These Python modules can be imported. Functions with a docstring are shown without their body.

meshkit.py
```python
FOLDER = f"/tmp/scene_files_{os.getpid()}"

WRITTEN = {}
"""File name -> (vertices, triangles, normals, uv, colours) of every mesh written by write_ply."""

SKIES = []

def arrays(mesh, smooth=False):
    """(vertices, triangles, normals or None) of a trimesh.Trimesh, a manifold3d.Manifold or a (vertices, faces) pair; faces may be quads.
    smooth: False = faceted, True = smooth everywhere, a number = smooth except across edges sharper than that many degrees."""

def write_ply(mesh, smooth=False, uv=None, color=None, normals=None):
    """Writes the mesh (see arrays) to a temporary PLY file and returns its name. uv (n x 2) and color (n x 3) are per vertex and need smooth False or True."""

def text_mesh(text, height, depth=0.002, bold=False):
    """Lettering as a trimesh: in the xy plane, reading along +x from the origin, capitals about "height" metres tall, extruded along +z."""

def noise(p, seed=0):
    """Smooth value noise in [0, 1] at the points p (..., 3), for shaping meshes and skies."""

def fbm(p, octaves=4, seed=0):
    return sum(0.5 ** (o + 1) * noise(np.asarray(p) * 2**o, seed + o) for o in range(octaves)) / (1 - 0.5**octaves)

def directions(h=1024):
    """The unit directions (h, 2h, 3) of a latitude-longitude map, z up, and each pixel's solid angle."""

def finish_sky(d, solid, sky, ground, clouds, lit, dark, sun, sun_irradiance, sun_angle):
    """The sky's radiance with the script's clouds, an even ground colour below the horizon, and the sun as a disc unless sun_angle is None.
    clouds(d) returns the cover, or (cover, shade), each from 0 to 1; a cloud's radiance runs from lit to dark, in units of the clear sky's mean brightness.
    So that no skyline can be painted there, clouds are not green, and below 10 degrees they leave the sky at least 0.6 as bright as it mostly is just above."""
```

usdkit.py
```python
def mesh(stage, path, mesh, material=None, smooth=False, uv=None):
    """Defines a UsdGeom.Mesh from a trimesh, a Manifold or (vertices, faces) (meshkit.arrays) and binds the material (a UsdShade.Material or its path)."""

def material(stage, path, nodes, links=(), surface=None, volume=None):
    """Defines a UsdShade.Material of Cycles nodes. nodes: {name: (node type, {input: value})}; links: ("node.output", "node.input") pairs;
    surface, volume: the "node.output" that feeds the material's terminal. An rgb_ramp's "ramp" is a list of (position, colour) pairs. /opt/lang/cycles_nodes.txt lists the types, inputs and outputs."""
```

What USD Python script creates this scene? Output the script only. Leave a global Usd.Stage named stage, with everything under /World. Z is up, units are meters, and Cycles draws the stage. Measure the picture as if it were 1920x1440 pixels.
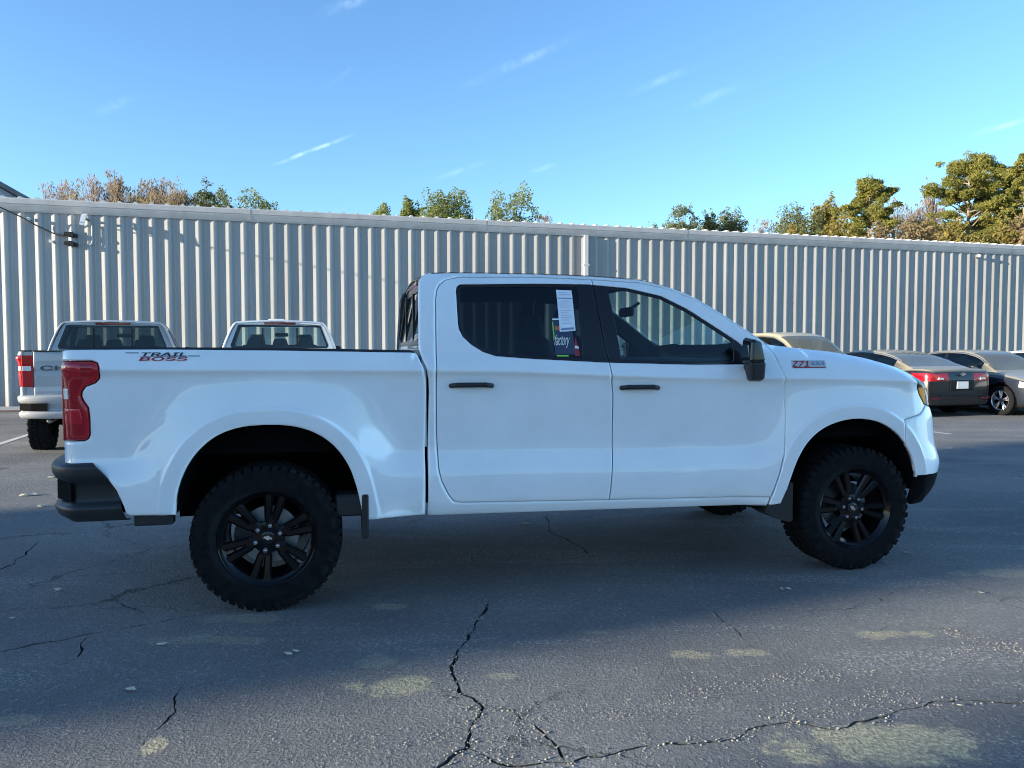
import math, random
import numpy as np, trimesh, shapely
from shapely.geometry import Polygon, LineString, box as sbox
from shapely.ops import unary_union
from scipy.interpolate import PchipInterpolator as Pchip
from scipy.spatial import Delaunay
import manifold3d as m3
import usdkit, meshkit
from pxr import Usd, UsdGeom, UsdLux, UsdShade, Sdf, Gf

# ------------------------------------------------------------------ camera, sky, sun
stage = Usd.Stage.CreateInMemory()
UsdGeom.SetStageUpAxis(stage, UsdGeom.Tokens.z)
UsdGeom.SetStageMetersPerUnit(stage, 1.0)
UsdGeom.Xform.Define(stage, '/World')
UsdGeom.Scope.Define(stage, '/World/Looks')
FPX, CAMZ, PITCH = 1430.0, 1.470, math.radians(2.59)
cam = UsdGeom.Camera.Define(stage, '/World/camera')
cam.AddTranslateOp().Set((0, 0, CAMZ)); cam.AddRotateXOp().Set(90 - math.degrees(PITCH))
cam.CreateHorizontalApertureAttr(36.0); cam.CreateVerticalApertureAttr(27.0)
cam.CreateFocalLengthAttr(36.0 * FPX / 1920); cam.CreateClippingRangeAttr(Gf.Vec2f(0.05, 2000))
EXPOSURE = 1.46
cam.CreateExposureAttr(EXPOSURE)
SUN_TRAVEL, SUN_EL = math.radians(21.8), math.radians(9.0)     # the sun comes from the left, nearly along the long wall
TO_SUN = np.array([-math.cos(SUN_TRAVEL) * math.cos(SUN_EL), -math.sin(SUN_TRAVEL) * math.cos(SUN_EL), math.sin(SUN_EL)])
SKY_STRENGTH, SUN_POWER = 0.15, 1.25

def look_dir(px, py):
    u, x = (720 - py) / FPX, (px - 960) / FPX
    d = np.array([x, math.cos(PITCH) + u * math.sin(PITCH), -math.sin(PITCH) + u * math.cos(PITCH)])
    return d / np.linalg.norm(d)

nodes = {'sky': ('sky_texture', {'sky_type': 'single_scattering', 'sun_disc': False, 'sun_elevation': SUN_EL,
                 'sun_rotation': math.atan2(TO_SUN[0], TO_SUN[1]), 'altitude': 200.0, 'air_density': 1.0, 'aerosol_density': 0.3, 'ozone_density': 3.9}),
         'tc': ('texture_coordinate', {}),
         'wob': ('noise_texture', {'scale': 9.0, 'detail': 3.0}),
         'fray': ('noise_texture', {'scale': 60.0, 'detail': 6.0, 'roughness': .65}),
         'frm': ('map_range', {'from_min': 0.38, 'from_max': 0.62, 'to_min': 0.15, 'to_max': 1.0, 'clamp': True}),
         'wsub': ('vector_math', {'math_type': 'subtract', 'vector2': (0.5, 0.5, 0.5)}),
         'wscl': ('vector_math', {'math_type': 'scale', 'scale': 0.012}),
         'wadd': ('vector_math', {'math_type': 'add'}),
         'bg': ('background_shader', {'strength': SKY_STRENGTH})}
links = [('tc.generated', 'wob.vector'), ('tc.generated', 'fray.vector'), ('fray.fac', 'frm.value'), ('wob.color', 'wsub.vector1'), ('wsub.vector', 'wscl.vector1'),
         ('tc.generated', 'wadd.vector1'), ('wscl.vector', 'wadd.vector2')]
wisps = [((505, 313), (668, 250), .0042, .55), ((850, 168), (1095, 62), .010, .20), ((1170, 180), (1320, 122), .009, .15), ((1280, 208), (1410, 152), .011, .13),
         ((590, 28), (720, -12), .011, .22), ((1815, 254), (1960, 214), .0055, .45), ((790, 345), (935, 290), .007, .15), ((990, 322), (1050, 308), .006, .16), ((170, 215), (260, 180), .010, .10), ((610, 165), (665, 120), .006, .10)]
last = None
for i, (a, b, w, k) in enumerate(wisps):
    A, B = look_dir(*a), look_dir(*b)
    n = np.cross(A, B); n /= np.linalg.norm(n); t = B - A; half = np.linalg.norm(t) / 2; t /= np.linalg.norm(t); c = float(((A + B) / 2) @ t)
    nodes.update({f'n{i}': ('vector_math', {'math_type': 'dot_product', 'vector2': tuple(n)}), f't{i}': ('vector_math', {'math_type': 'dot_product', 'vector2': tuple(t)}),
                  f'na{i}': ('math', {'math_type': 'absolute'}), f'nr{i}': ('map_range', {'range_type': 'smoothstep', 'from_min': 0.0, 'from_max': w * .8, 'to_min': 1.0, 'to_max': 0.0, 'clamp': True}),
                  f'ts{i}': ('math', {'math_type': 'subtract', 'value2': c}), f'ta{i}': ('math', {'math_type': 'absolute'}),
                  f'tr{i}': ('map_range', {'range_type': 'smoothstep', 'from_min': half * .05, 'from_max': half * 1.10, 'to_min': k * .5, 'to_max': 0.0, 'clamp': True}),
                  f'm{i}': ('math', {'math_type': 'multiply'})})
    links += [('wadd.vector', f'n{i}.vector1'), (f'n{i}.value', f'na{i}.value1'), (f'na{i}.value', f'nr{i}.value'), ('tc.generated', f't{i}.vector1'), (f't{i}.value', f'ts{i}.value1'),
              (f'ts{i}.value', f'ta{i}.value1'), (f'ta{i}.value', f'tr{i}.value'), (f'nr{i}.result', f'm{i}.value1'), (f'tr{i}.result', f'm{i}.value2')]
    # only in front: behind the viewer the same great circle would repeat
    if last is None:
        last = f'm{i}.value'
    else:
        nodes[f's{i}'] = ('math', {'math_type': 'add', 'use_clamp': True}); links += [(last, f's{i}.value1'), (f'm{i}.value', f's{i}.value2')]; last = f's{i}.value'
nodes['front'] = ('separate_xyz', {}); nodes['fgt'] = ('math', {'math_type': 'greater_than', 'value2': 0.0}); nodes['fm'] = ('math', {'math_type': 'multiply'}); nodes['fm2'] = ('math', {'math_type': 'multiply'})
nodes['mixc'] = ('mix_color', {'blend_type': 'mix', 'b': (4.2, 5.2, 6.0), 'use_clamp_result': False})
links += [('tc.generated', 'front.vector'), ('front.y', 'fgt.value1'), (last, 'fm.value1'), ('fgt.value', 'fm.value2'), ('fm.value', 'fm2.value1'), ('frm.result', 'fm2.value2'),
          ('sky.color', 'mixc.a'), ('fm2.value', 'mixc.fac'), ('mixc.result', 'bg.color')]
skymat = usdkit.material(stage, '/World/Looks/sky_air', nodes, links, surface='bg.background')
dome = UsdLux.DomeLight.Define(stage, '/World/sky')
dome.GetPrim().SetCustomDataByKey('kind', 'structure')
UsdShade.MaterialBindingAPI.Apply(dome.GetPrim()).Bind(skymat)
sun = UsdLux.DistantLight.Define(stage, '/World/sun')
sun.CreateNormalizeAttr(True); sun.CreateIntensityAttr(SUN_POWER); sun.CreateAngleAttr(0.55); sun.CreateColorAttr(Gf.Vec3f(1.0, 0.90, 0.72))
z = Gf.Vec3d(*map(float, TO_SUN)); rot = Gf.Rotation(Gf.Vec3d(0, 0, 1), z)
sun.AddTransformOp().Set(Gf.Matrix4d(rot, Gf.Vec3d(0, 0, 40)))

# ------------------------------------------------------------------ helpers
rng = np.random.default_rng(7); random.seed(7)
taken = {}
def numbered(parent, name):
    k = taken.get((parent, name), 0); taken[(parent, name)] = k + 1
    return f'{parent}/{name}' if k == 0 else f'{parent}/{name}_{k:03d}'
def tag(prim, label=None, cat=None, group=None, kind=None):
    for k, v in (('label', label), ('category', cat), ('group', group), ('kind', kind)):
        if v: prim.SetCustomDataByKey(k, v)
    return prim
def put(name, mesh, mat, parent='/World', smooth=35, **kw):
    p = numbered(parent, name)
    prim = usdkit.mesh(stage, p, mesh, '/World/Looks/' + mat, smooth=smooth).GetPrim()
    tag(prim, **kw)
    return p
def thing(name, loc=(0, 0, 0), rz=0.0, parent='/World', scale=None, **kw):
    p = numbered(parent, name)
    x = UsdGeom.Xform.Define(stage, p); x.AddTranslateOp().Set(tuple(map(float, loc)))
    if rz: x.AddRotateZOp().Set(math.degrees(rz))
    if scale: x.AddScaleOp().Set((scale, scale, scale))
    tag(x.GetPrim(), **kw)
    return p
def tm(v, f):
    f = np.asarray(f)
    if f.shape[1] == 4: f = np.vstack([f[:, [0, 1, 2]], f[:, [0, 2, 3]]])
    return trimesh.Trimesh(np.asarray(v, float), f, process=False)
def cat(*ms):
    ms = [m for m in (ms[0] if len(ms) == 1 and isinstance(ms[0], list) else ms)]
    return trimesh.util.concatenate(ms)
def bx(x0, x1, y0, y1, z0, z1, b=0.0):
    """box with chamfered edges"""
    if b <= 0:
        m = trimesh.creation.box((x1 - x0, y1 - y0, z1 - z0)); m.apply_translation(((x0 + x1) / 2, (y0 + y1) / 2, (z0 + z1) / 2)); return m
    pts = []
    for x, sx in ((x0, 1), (x1, -1)):
        for y, sy in ((y0, 1), (y1, -1)):
            for z_, sz in ((z0, 1), (z1, -1)):
                pts += [(x + sx * b, y + sy * b, z_), (x + sx * b, y, z_ + sz * b), (x, y + sy * b, z_ + sz * b)]
    return hull(pts)
def hull(pts):
    m = m3.Manifold.hull_points(np.asarray(pts, float)).to_mesh()
    return trimesh.Trimesh(np.array(m.vert_properties[:, :3]), np.array(m.tri_verts), process=False)
def balls(pts, n=10):
    """hull of spheres (x, y, z, r)"""
    ms = [m3.Manifold.sphere(r, n).translate((x, y, z_)) for x, y, z_, r in pts]
    m = m3.Manifold.batch_hull(ms).to_mesh()
    return trimesh.Trimesh(np.array(m.vert_properties[:, :3]), np.array(m.tri_verts), process=False)
def chain(pts, n=10):
    return cat([balls([a, b], n) for a, b in zip(pts[:-1], pts[1:])])
def cyl(p, q, r, n=16, r2=None):
    p, q = np.asarray(p, float), np.asarray(q, float); d = q - p; L = np.linalg.norm(d); d = d / L
    a = np.cross(d, (0, 0, 1) if abs(d[2]) < .9 else (1, 0, 0)); a /= np.linalg.norm(a); b = np.cross(d, a)
    t = np.arange(n) * 2 * np.pi / n; ring = np.cos(t)[:, None] * a + np.sin(t)[:, None] * b
    r2 = r if r2 is None else r2
    v = np.vstack([p + r * ring, q + r2 * ring, [p], [q]]); i = np.arange(n); j = (i + 1) % n
    f = np.vstack([np.c_[i, j, j + n], np.c_[i, j + n, i + n], np.c_[j, i, np.full(n, 2 * n)], np.c_[i + n, j + n, np.full(n, 2 * n + 1)]])
    return tm(v, f)
def revolve(profile, axis='y', n=64):
    """profile of (radius, along) turned about the local y axis"""
    pr = np.asarray(profile, float); t = np.arange(n) * 2 * np.pi / n
    v = np.stack([pr[None, :, 0] * np.cos(t)[:, None], np.broadcast_to(pr[None, :, 1], (n, len(pr))), pr[None, :, 0] * np.sin(t)[:, None]], -1).reshape(-1, 3)
    m = len(pr); f = []
    for i in range(n):
        j = (i + 1) % n
        for k in range(m - 1):
            f.append((i * m + k, i * m + k + 1, j * m + k + 1, j * m + k))
    return tm(v, f)
def grid(P):
    """a (n, m, 3) array of points as a mesh"""
    n, m = P.shape[:2]; i, j = np.meshgrid(np.arange(n - 1), np.arange(m - 1), indexing='ij')
    a = (i * m + j).ravel()
    return tm(P.reshape(-1, 3), np.c_[a, a + 1, a + m + 1, a + m])
def prism(poly, y0, y1):
    """an (x, z) polygon extruded along y"""
    e = trimesh.creation.extrude_polygon(poly, y1 - y0, engine='earcut'); v = np.array(e.vertices)
    return trimesh.Trimesh(np.c_[v[:, 0], y1 - v[:, 2], v[:, 1]], e.faces, process=False)
def polys(g):
    return [p for p in getattr(g, 'geoms', [g]) if isinstance(p, Polygon) and p.area > 1e-6]
def dens(ring, res):
    L = LineString(ring.coords); n = max(3, int(math.ceil(L.length / res)))
    # keep the corners: sample every edge on its own
    c = np.asarray(ring.coords); out = []
    for a, b in zip(c[:-1], c[1:]):
        k = max(1, int(math.ceil(np.linalg.norm(b - a) / res)))
        out += [a + (b - a) * i / k for i in range(k)]
    return np.array(out)
def sheet(poly, depth, r=.006, flange=.02, res=.022, off=0.0, rows=()):
    """A pressed panel: polygon in (a, b), depth(a, b) outward; its edge rolls over by r and returns inward by flange. Gives (a, depth, b) points and faces."""
    V, Fc, base = [], [], 0
    for pg in polys(poly):
        pg = shapely.simplify(pg, .0008)
        pts = []
        for d in (0, .3 * r, r) if r > 0 else (0,):
            for q in polys(pg.buffer(-d, join_style=2) if d else pg):
                for ring in [q.exterior, *q.interiors]: pts.append(dens(ring, res * .75))
        x0, y0, x1, y1 = pg.bounds
        gx, gy = np.meshgrid(np.arange(x0, x1, res), np.arange(y0, y1, res)); gx[::2] += res / 2
        inn = pg.buffer(-r - res * .4)
        gp_ = np.c_[gx.ravel(), gy.ravel()]; k = shapely.contains_xy(inn, gp_[:, 0], gp_[:, 1])
        for ln in rows:
            q_ = dens(ln, res * .6); q_ = q_[shapely.contains_xy(inn, q_[:, 0], q_[:, 1])]; pts.append(q_)
        if len(rows): k &= shapely.distance(shapely.MultiLineString([LineString(ln.coords) for ln in rows]), shapely.points(gp_)) > .007
        pts.append(gp_[k])
        p = np.unique(np.round(np.vstack(pts), 5), axis=0)
        t = Delaunay(p).simplices
        c = p[t].mean(1); area = np.abs(np.cross(p[t[:, 1]] - p[t[:, 0]], p[t[:, 2]] - p[t[:, 0]]))
        t = t[shapely.contains_xy(pg, c[:, 0], c[:, 1]) & (area > 1e-9)]
        s = np.cross(p[t[:, 1]] - p[t[:, 0]], p[t[:, 2]] - p[t[:, 0]]) < 0
        t[s] = t[s][:, ::-1]
        w = depth(p[:, 0], p[:, 1]) + off
        if r > 0:
            d = shapely.distance(shapely.points(p), pg.boundary); e = np.clip(r - d, 0, r); w = w - (r - np.sqrt(np.maximum(r * r - e * e, 0)))
        V.append(np.c_[p[:, 0], w, p[:, 1]]); Fc.append(t + base); base += len(p)
        if flange:
            for ring in [pg.exterior, *pg.interiors]:
                q = dens(ring, res * .75); w0 = depth(q[:, 0], q[:, 1]) + off - r; n = len(q); i = np.arange(n); j = (i + 1) % n
                V.append(np.vstack([np.c_[q[:, 0], w0, q[:, 1]], np.c_[q[:, 0], w0 - flange, q[:, 1]]]))
                fl = np.vstack([np.c_[i, i + n, j + n], np.c_[i, j + n, j]]); Fc.append(fl + base); base += 2 * n
    return np.vstack(V), np.vstack(Fc)
def near_far(vf, side):
    """(a, w, b) -> the truck's right (side=-1, towards y-) or left (side=+1) flank"""
    v, f = vf
    return tm(np.c_[v[:, 0], side * v[:, 1], v[:, 2]], f if side < 0 else f[:, ::-1])
def sect(px, py):      # where a picture point meets level ground, used only to lay out the lot to measure
    d = look_dir(px, py); t = -CAMZ / d[2]; return np.array([d[0] * t, d[1] * t])

# ------------------------------------------------------------------ materials
def mat(name, nodes, links, surface='p.BSDF', **kw):
    return usdkit.material(stage, '/World/Looks/' + name, nodes, links, surface=surface, **kw)
def plain(name, col, rough=.5, metal=0.0, **kw):
    mat(name, {'p': ('principled_bsdf', dict(base_color=col, roughness=rough, metallic=metal, **kw))}, [])
def worn(name, c1, c2, scale=6.0, rough=.6, bump=0.0, bscale=60.0, metal=0.0, **kw):
    nd = {'g': ('geometry', {}), 'n': ('noise_texture', {'scale': scale, 'detail': 5.0, 'roughness': .6}), 'r': ('rgb_ramp', {'ramp': [(.32, c1), (.68, c2)]}),
          'p': ('principled_bsdf', dict(roughness=rough, metallic=metal, **kw))}
    lk = [('g.position', 'n.vector'), ('n.fac', 'r.fac'), ('r.color', 'p.base_color')]
    if bump:
        nd['n2'] = ('noise_texture', {'scale': bscale, 'detail': 3.0}); nd['b'] = ('bump', {'strength': .5, 'distance': bump})
        lk += [('g.position', 'n2.vector'), ('n2.fac', 'b.height'), ('b.normal', 'p.normal')]
    mat(name, nd, lk)
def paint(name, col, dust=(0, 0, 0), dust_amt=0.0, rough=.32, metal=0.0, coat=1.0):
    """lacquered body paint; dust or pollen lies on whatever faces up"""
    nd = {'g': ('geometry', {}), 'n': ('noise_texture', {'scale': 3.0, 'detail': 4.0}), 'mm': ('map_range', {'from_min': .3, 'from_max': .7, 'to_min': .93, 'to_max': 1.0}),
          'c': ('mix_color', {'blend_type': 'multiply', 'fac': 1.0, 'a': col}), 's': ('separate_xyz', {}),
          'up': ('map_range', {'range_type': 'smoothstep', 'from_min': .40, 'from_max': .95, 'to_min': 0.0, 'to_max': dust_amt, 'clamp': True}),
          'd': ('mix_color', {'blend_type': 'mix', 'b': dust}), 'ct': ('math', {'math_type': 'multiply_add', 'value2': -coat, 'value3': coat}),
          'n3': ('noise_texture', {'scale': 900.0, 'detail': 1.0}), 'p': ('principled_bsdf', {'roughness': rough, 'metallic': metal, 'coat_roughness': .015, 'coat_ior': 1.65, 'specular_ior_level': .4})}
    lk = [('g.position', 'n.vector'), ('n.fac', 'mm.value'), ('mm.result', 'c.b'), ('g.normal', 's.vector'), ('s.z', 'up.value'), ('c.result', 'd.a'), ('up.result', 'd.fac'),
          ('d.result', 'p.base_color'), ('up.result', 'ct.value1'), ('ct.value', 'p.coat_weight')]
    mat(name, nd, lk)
def pane(name, tint, dust=0.0, ior=1.5):
    nd = {'t': ('transparent_bsdf', {'color': tint}), 'g': ('glossy_bsdf', {'roughness': .01, 'color': (.95, .97, 1)}), 'f': ('fresnel', {'IOR': ior}), 'm': ('mix_closure', {}), 'df': ('diffuse_bsdf', {'color': (.60, .54, .38)}),
          'm2': ('mix_closure', {'fac': dust})}
    mat(name, nd, [('f.fac', 'm.fac'), ('t.BSDF', 'm.closure1'), ('g.BSDF', 'm.closure2'), ('m.closure', 'm2.closure1'), ('df.BSDF', 'm2.closure2')], surface='m2.closure')

paint('white_paint', (.88, .88, .87))
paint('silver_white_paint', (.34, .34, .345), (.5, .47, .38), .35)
paint('plain_white_paint', (.76, .76, .75), (.55, .50, .38), .35)
paint('black_paint', (.005, .005, .006), (.60, .53, .37), .55, coat=.6)
paint('dark_blue_paint', (.010, .014, .024), (.60, .53, .37), .50, coat=.6)
paint('charcoal_paint', (.030, .028, .025), (.62, .54, .36), .80)
plain('gloss_black', (.008, .008, .009), .12)
plain('satin_black', (.012, .012, .013), .42)
plain('matt_black', (.018, .018, .019), .75)
plain('void_black', (.003, .003, .0035), .95, specular_ior_level=.1)
worn('rubber', (.007, .007, .008), (.013, .013, .014), 25.0, .9, .002, 220.0, specular_ior_level=.10)
plain('wheel_black', (.003, .003, .0035), .14, specular_ior_level=.32)
plain('wheel_silver', (.55, .56, .58), .3, .9)
plain('chrome', (.75, .76, .78), .18, 1.0)
plain('steel', (.32, .32, .33), .42, 1.0)
plain('red_lens', (.34, .003, .008), .14, specular_ior_level=.3, coat_weight=1.0, coat_roughness=.02)
plain('bright_red_lens', (.50, .005, .012), .10, coat_weight=1.0)
plain('dark_red_lens', (.11, .003, .006), .12, coat_weight=1.0)
plain('clear_lens', (.62, .63, .64), .12, coat_weight=1.0)
plain('amber_lens', (.85, .27, .012), .35, specular_ior_level=.2)
plain('dark_lamp', (.014, .014, .016), .2)
plain('decal_black', (.02, .024, .03), .45)
plain('decal_red', (.34, .02, .03), .45)
plain('decal_grey', (.23, .27, .36), .45)
plain('decal_white', (.78, .79, .74), .5)
plain('decal_green', (.22, .62, .06), .5)
plain('decal_orange', (.70, .16, .05), .5)
plain('decal_navy', (.035, .045, .085), .35)
plain('decal_silver', (.52, .53, .55), .4)
plain('letter_grey', (.055, .06, .075), .4)
plain('seat_cloth', (.055, .057, .062), .85)
plain('seat_leather', (.085, .088, .095), .6)
plain('interior_black', (.020, .021, .024), .8)
plain('headliner', (.16, .16, .16), .95)
plain('plate_white', (.72, .72, .70), .4)
worn('paper', (.74, .77, .82), (.80, .82, .86), 40.0, .7)
pane('front_glass', (.60, .76, .75)); pane('windshield_glass', (.74, .84, .82)); pane('privacy_glass', (.10, .125, .14)); pane('rear_cab_glass', (.13, .165, .16))
pane('car_glass', (.34, .42, .40)); pane('dusty_glass', (.40, .47, .43), .17); pane('mirror_glass', (.02, .02, .02), 0.0, 6.0)

# asphalt: fine aggregate, worn light bands where the binder has gone, sand washed into patches
patches = [(740, 1285, .17, .10, .9), (708, 1240, .14, .07, .4), (1650, 1395, .40, .15, 1.0), (1690, 1189, .18, .06, .75), (1640, 1192, .09, .05, .5), (1400, 1222, .15, .06, .7), (1300, 1228, .12, .06, .6),
           (295, 1396, .05, .07, 1.0), (945, 1267, .08, .03, .55), (735, 1137, .10, .05, .5), (1890, 1075, .35, .10, .45), (20, 1350, .10, .05, .4), (1120, 1185, .12, .05, .35), (380, 1200, .30, .07, .4), (450, 1160, .25, .07, .35)]
nd = {'g': ('geometry', {}), 'sx': ('separate_xyz', {}),
      'big': ('noise_texture', {'scale': .55, 'detail': 4.0, 'roughness': .55}), 'mid': ('noise_texture', {'scale': 5.0, 'detail': 5.0, 'roughness': .65}),
      'agg': ('voronoi_texture', {'scale': 80.0}), 'agg2': ('noise_texture', {'scale': 160.0, 'detail': 3.0, 'roughness': .7}), 'fine': ('noise_texture', {'scale': 48.0, 'detail': 4.0, 'roughness': .7}),
      'bm': ('mapping', {'scale': (.35, 1.5, 1.0), 'rotation': (0, 0, -.24)}), 'band': ('noise_texture', {'scale': 1.6, 'detail': 5.0, 'roughness': .6, 'distortion': .6}),
      'base': ('rgb_ramp', {'ramp': [(.30, (.140, .141, .144)), (.52, (.195, .193, .189)), (.70, (.255, .248, .236))]}),
      'stone': ('rgb_ramp', {'ramp': [(0.0, (.75, .75, .76)), (.45, (.92, .92, .92)), (.80, (1.1, 1.09, 1.07)), (.95, (1.6, 1.56, 1.5))]}),
      'cs': ('mix_color', {'blend_type': 'multiply', 'fac': 1.0, 'use_clamp': False}),
      'bl': ('map_range', {'range_type': 'smoothstep', 'from_min': .51, 'from_max': .64, 'to_min': 0.0, 'to_max': 1.0, 'clamp': True}),
      'fl': ('map_range', {'range_type': 'smoothstep', 'from_min': .50, 'from_max': .62, 'to_min': 0.0, 'to_max': .75, 'clamp': True}),
      'blm': ('math', {'math_type': 'multiply'}), 'lt': ('mix_color', {'b': (.46, .435, .39)}),
      'sandc': ('rgb_ramp', {'ramp': [(.35, (.30, .27, .17)), (.65, (.62, .56, .36))]}), 'sd': ('mix_color', {}),
      'hsum': ('math', {'math_type': 'multiply_add', 'value2': .7}), 'h2': ('math', {'math_type': 'multiply_add', 'value2': .5}),
      'bump': ('bump', {'strength': 1.0, 'distance': .016}), 'p': ('principled_bsdf', {'roughness': .78, 'specular_ior_level': .35})}
lk = [('g.position', 'big.vector'), ('g.position', 'mid.vector'), ('g.position', 'agg.vector'), ('g.position', 'agg2.vector'), ('g.position', 'fine.vector'), ('g.position', 'bm.vector'), ('bm.vector', 'band.vector'), ('g.position', 'sx.vector'),
      ('big.fac', 'base.fac'), ('agg.color', 'stone.fac'), ('base.color', 'cs.a'), ('stone.color', 'cs.b'),
      ('band.fac', 'bl.value'), ('fine.fac', 'fl.value'), ('bl.result', 'blm.value1'), ('fl.result', 'blm.value2'), ('cs.result', 'lt.a'), ('blm.value', 'lt.fac'),
      ('fine.fac', 'sandc.fac'), ('lt.result', 'sd.a'), ('sandc.color', 'sd.b'), ('sd.result', 'p.base_color'),
      ('agg.distance', 'hsum.value1'), ('agg2.fac', 'hsum.value3'), ('fine.fac', 'h2.value3'), ('hsum.value', 'h2.value1'), ('h2.value', 'bump.height'), ('bump.normal', 'p.normal')]
last = None
for i, (px, py, rx, ry, k) in enumerate(patches):
    c = sect(px, py)
    nd.update({f'px{i}': ('math', {'math_type': 'multiply_add', 'value2': 1 / rx, 'value3': -c[0] / rx}), f'py{i}': ('math', {'math_type': 'multiply_add', 'value2': 1 / ry, 'value3': -c[1] / ry}),
               f'qx{i}': ('math', {'math_type': 'multiply'}), f'qs{i}': ('math', {'math_type': 'multiply_add'}), f'wb{i}': ('math', {'math_type': 'multiply_add', 'value2': 5.5, 'value3': -2.75}), f'wa{i}': ('math', {'math_type': 'add'}),
               f'pr{i}': ('map_range', {'range_type': 'smoothstep', 'from_min': .45, 'from_max': 1.25, 'to_min': k, 'to_max': 0.0, 'clamp': True})})
    lk += [('sx.x', f'px{i}.value1'), ('sx.y', f'py{i}.value1'), (f'px{i}.value', f'qx{i}.value1'), (f'px{i}.value', f'qx{i}.value2'), (f'py{i}.value', f'qs{i}.value1'), (f'py{i}.value', f'qs{i}.value2'), (f'qx{i}.value', f'qs{i}.value3'),
           ('mid.fac', f'wb{i}.value1'), (f'qs{i}.value', f'wa{i}.value1'), (f'wb{i}.value', f'wa{i}.value2'), (f'wa{i}.value', f'pr{i}.value')]
    if last is None: last = f'pr{i}.result'
    else:
        nd[f'pm{i}'] = ('math', {'math_type': 'maximum'}); lk += [(last, f'pm{i}.value1'), (f'pr{i}.result', f'pm{i}.value2')]; last = f'pm{i}.value'
nd.update({'hw': ('noise_texture', {'scale': 2.2, 'detail': 5.0, 'roughness': .7}), 'hs': ('vector_math', {'math_type': 'scale', 'scale': .55}), 'ha': ('vector_math', {'math_type': 'add'}), 'hm': ('mapping', {'scale': (.55, .8, 0.0)}), 'hv': ('voronoi_texture', {'scale': 1.0, 'feature': 'distance_to_edge'}),
           'hr': ('map_range', {'from_min': .0015, 'from_max': .006, 'to_min': 1.0, 'to_max': 0.0, 'clamp': True}), 'hn': ('map_range', {'range_type': 'smoothstep', 'from_min': .46, 'from_max': .60, 'to_min': 0.0, 'to_max': .75, 'clamp': True}), 'hx': ('math', {'math_type': 'multiply'}), 'hc': ('mix_color', {'b': (.035, .034, .033)})})
lk += [('g.position', 'hw.vector'), ('hw.color', 'hs.vector1'), ('g.position', 'ha.vector1'), ('hs.vector', 'ha.vector2'), ('ha.vector', 'hm.vector'), ('hm.vector', 'hv.vector'), ('hv.distance', 'hr.value'), ('big.fac', 'hn.value'), ('hr.result', 'hx.value1'), ('hn.result', 'hx.value2'), ('hx.value', 'hc.fac')]
lk = [x for x in lk if x != ('sd.result', 'p.base_color')] + [('sd.result', 'hc.a'), ('hc.result', 'p.base_color')]
nd['sandk'] = ('map_range', {'from_min': .30, 'from_max': .62, 'to_min': .35, 'to_max': 1.0, 'clamp': True}); nd['sandm'] = ('math', {'math_type': 'multiply'})
lk += [('fine.fac', 'sandk.value'), (last, 'sandm.value1'), ('sandk.result', 'sandm.value2'), ('sandm.value', 'sd.fac')]
mat('asphalt', nd, lk)
worn('crack_dirt', (.030, .030, .031), (.065, .062, .056), 30.0, .95, .004, 120.0)
worn('line_paint', (.42, .42, .40), (.62, .62, .60), 14.0, .7, .001, 150.0)
worn('red_dirt', (.10, .050, .030), (.17, .095, .06), 5.0, .95, .01, 40.0)
worn('grass_green', (.045, .06, .02), (.10, .10, .04), 2.0, .95, .02, 30.0)
worn('stone_chips', (.20, .185, .15), (.42, .39, .32), 60.0, .9)
worn('leaf_litter', (.30, .27, .20), (.55, .50, .38), 30.0, .8)
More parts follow.
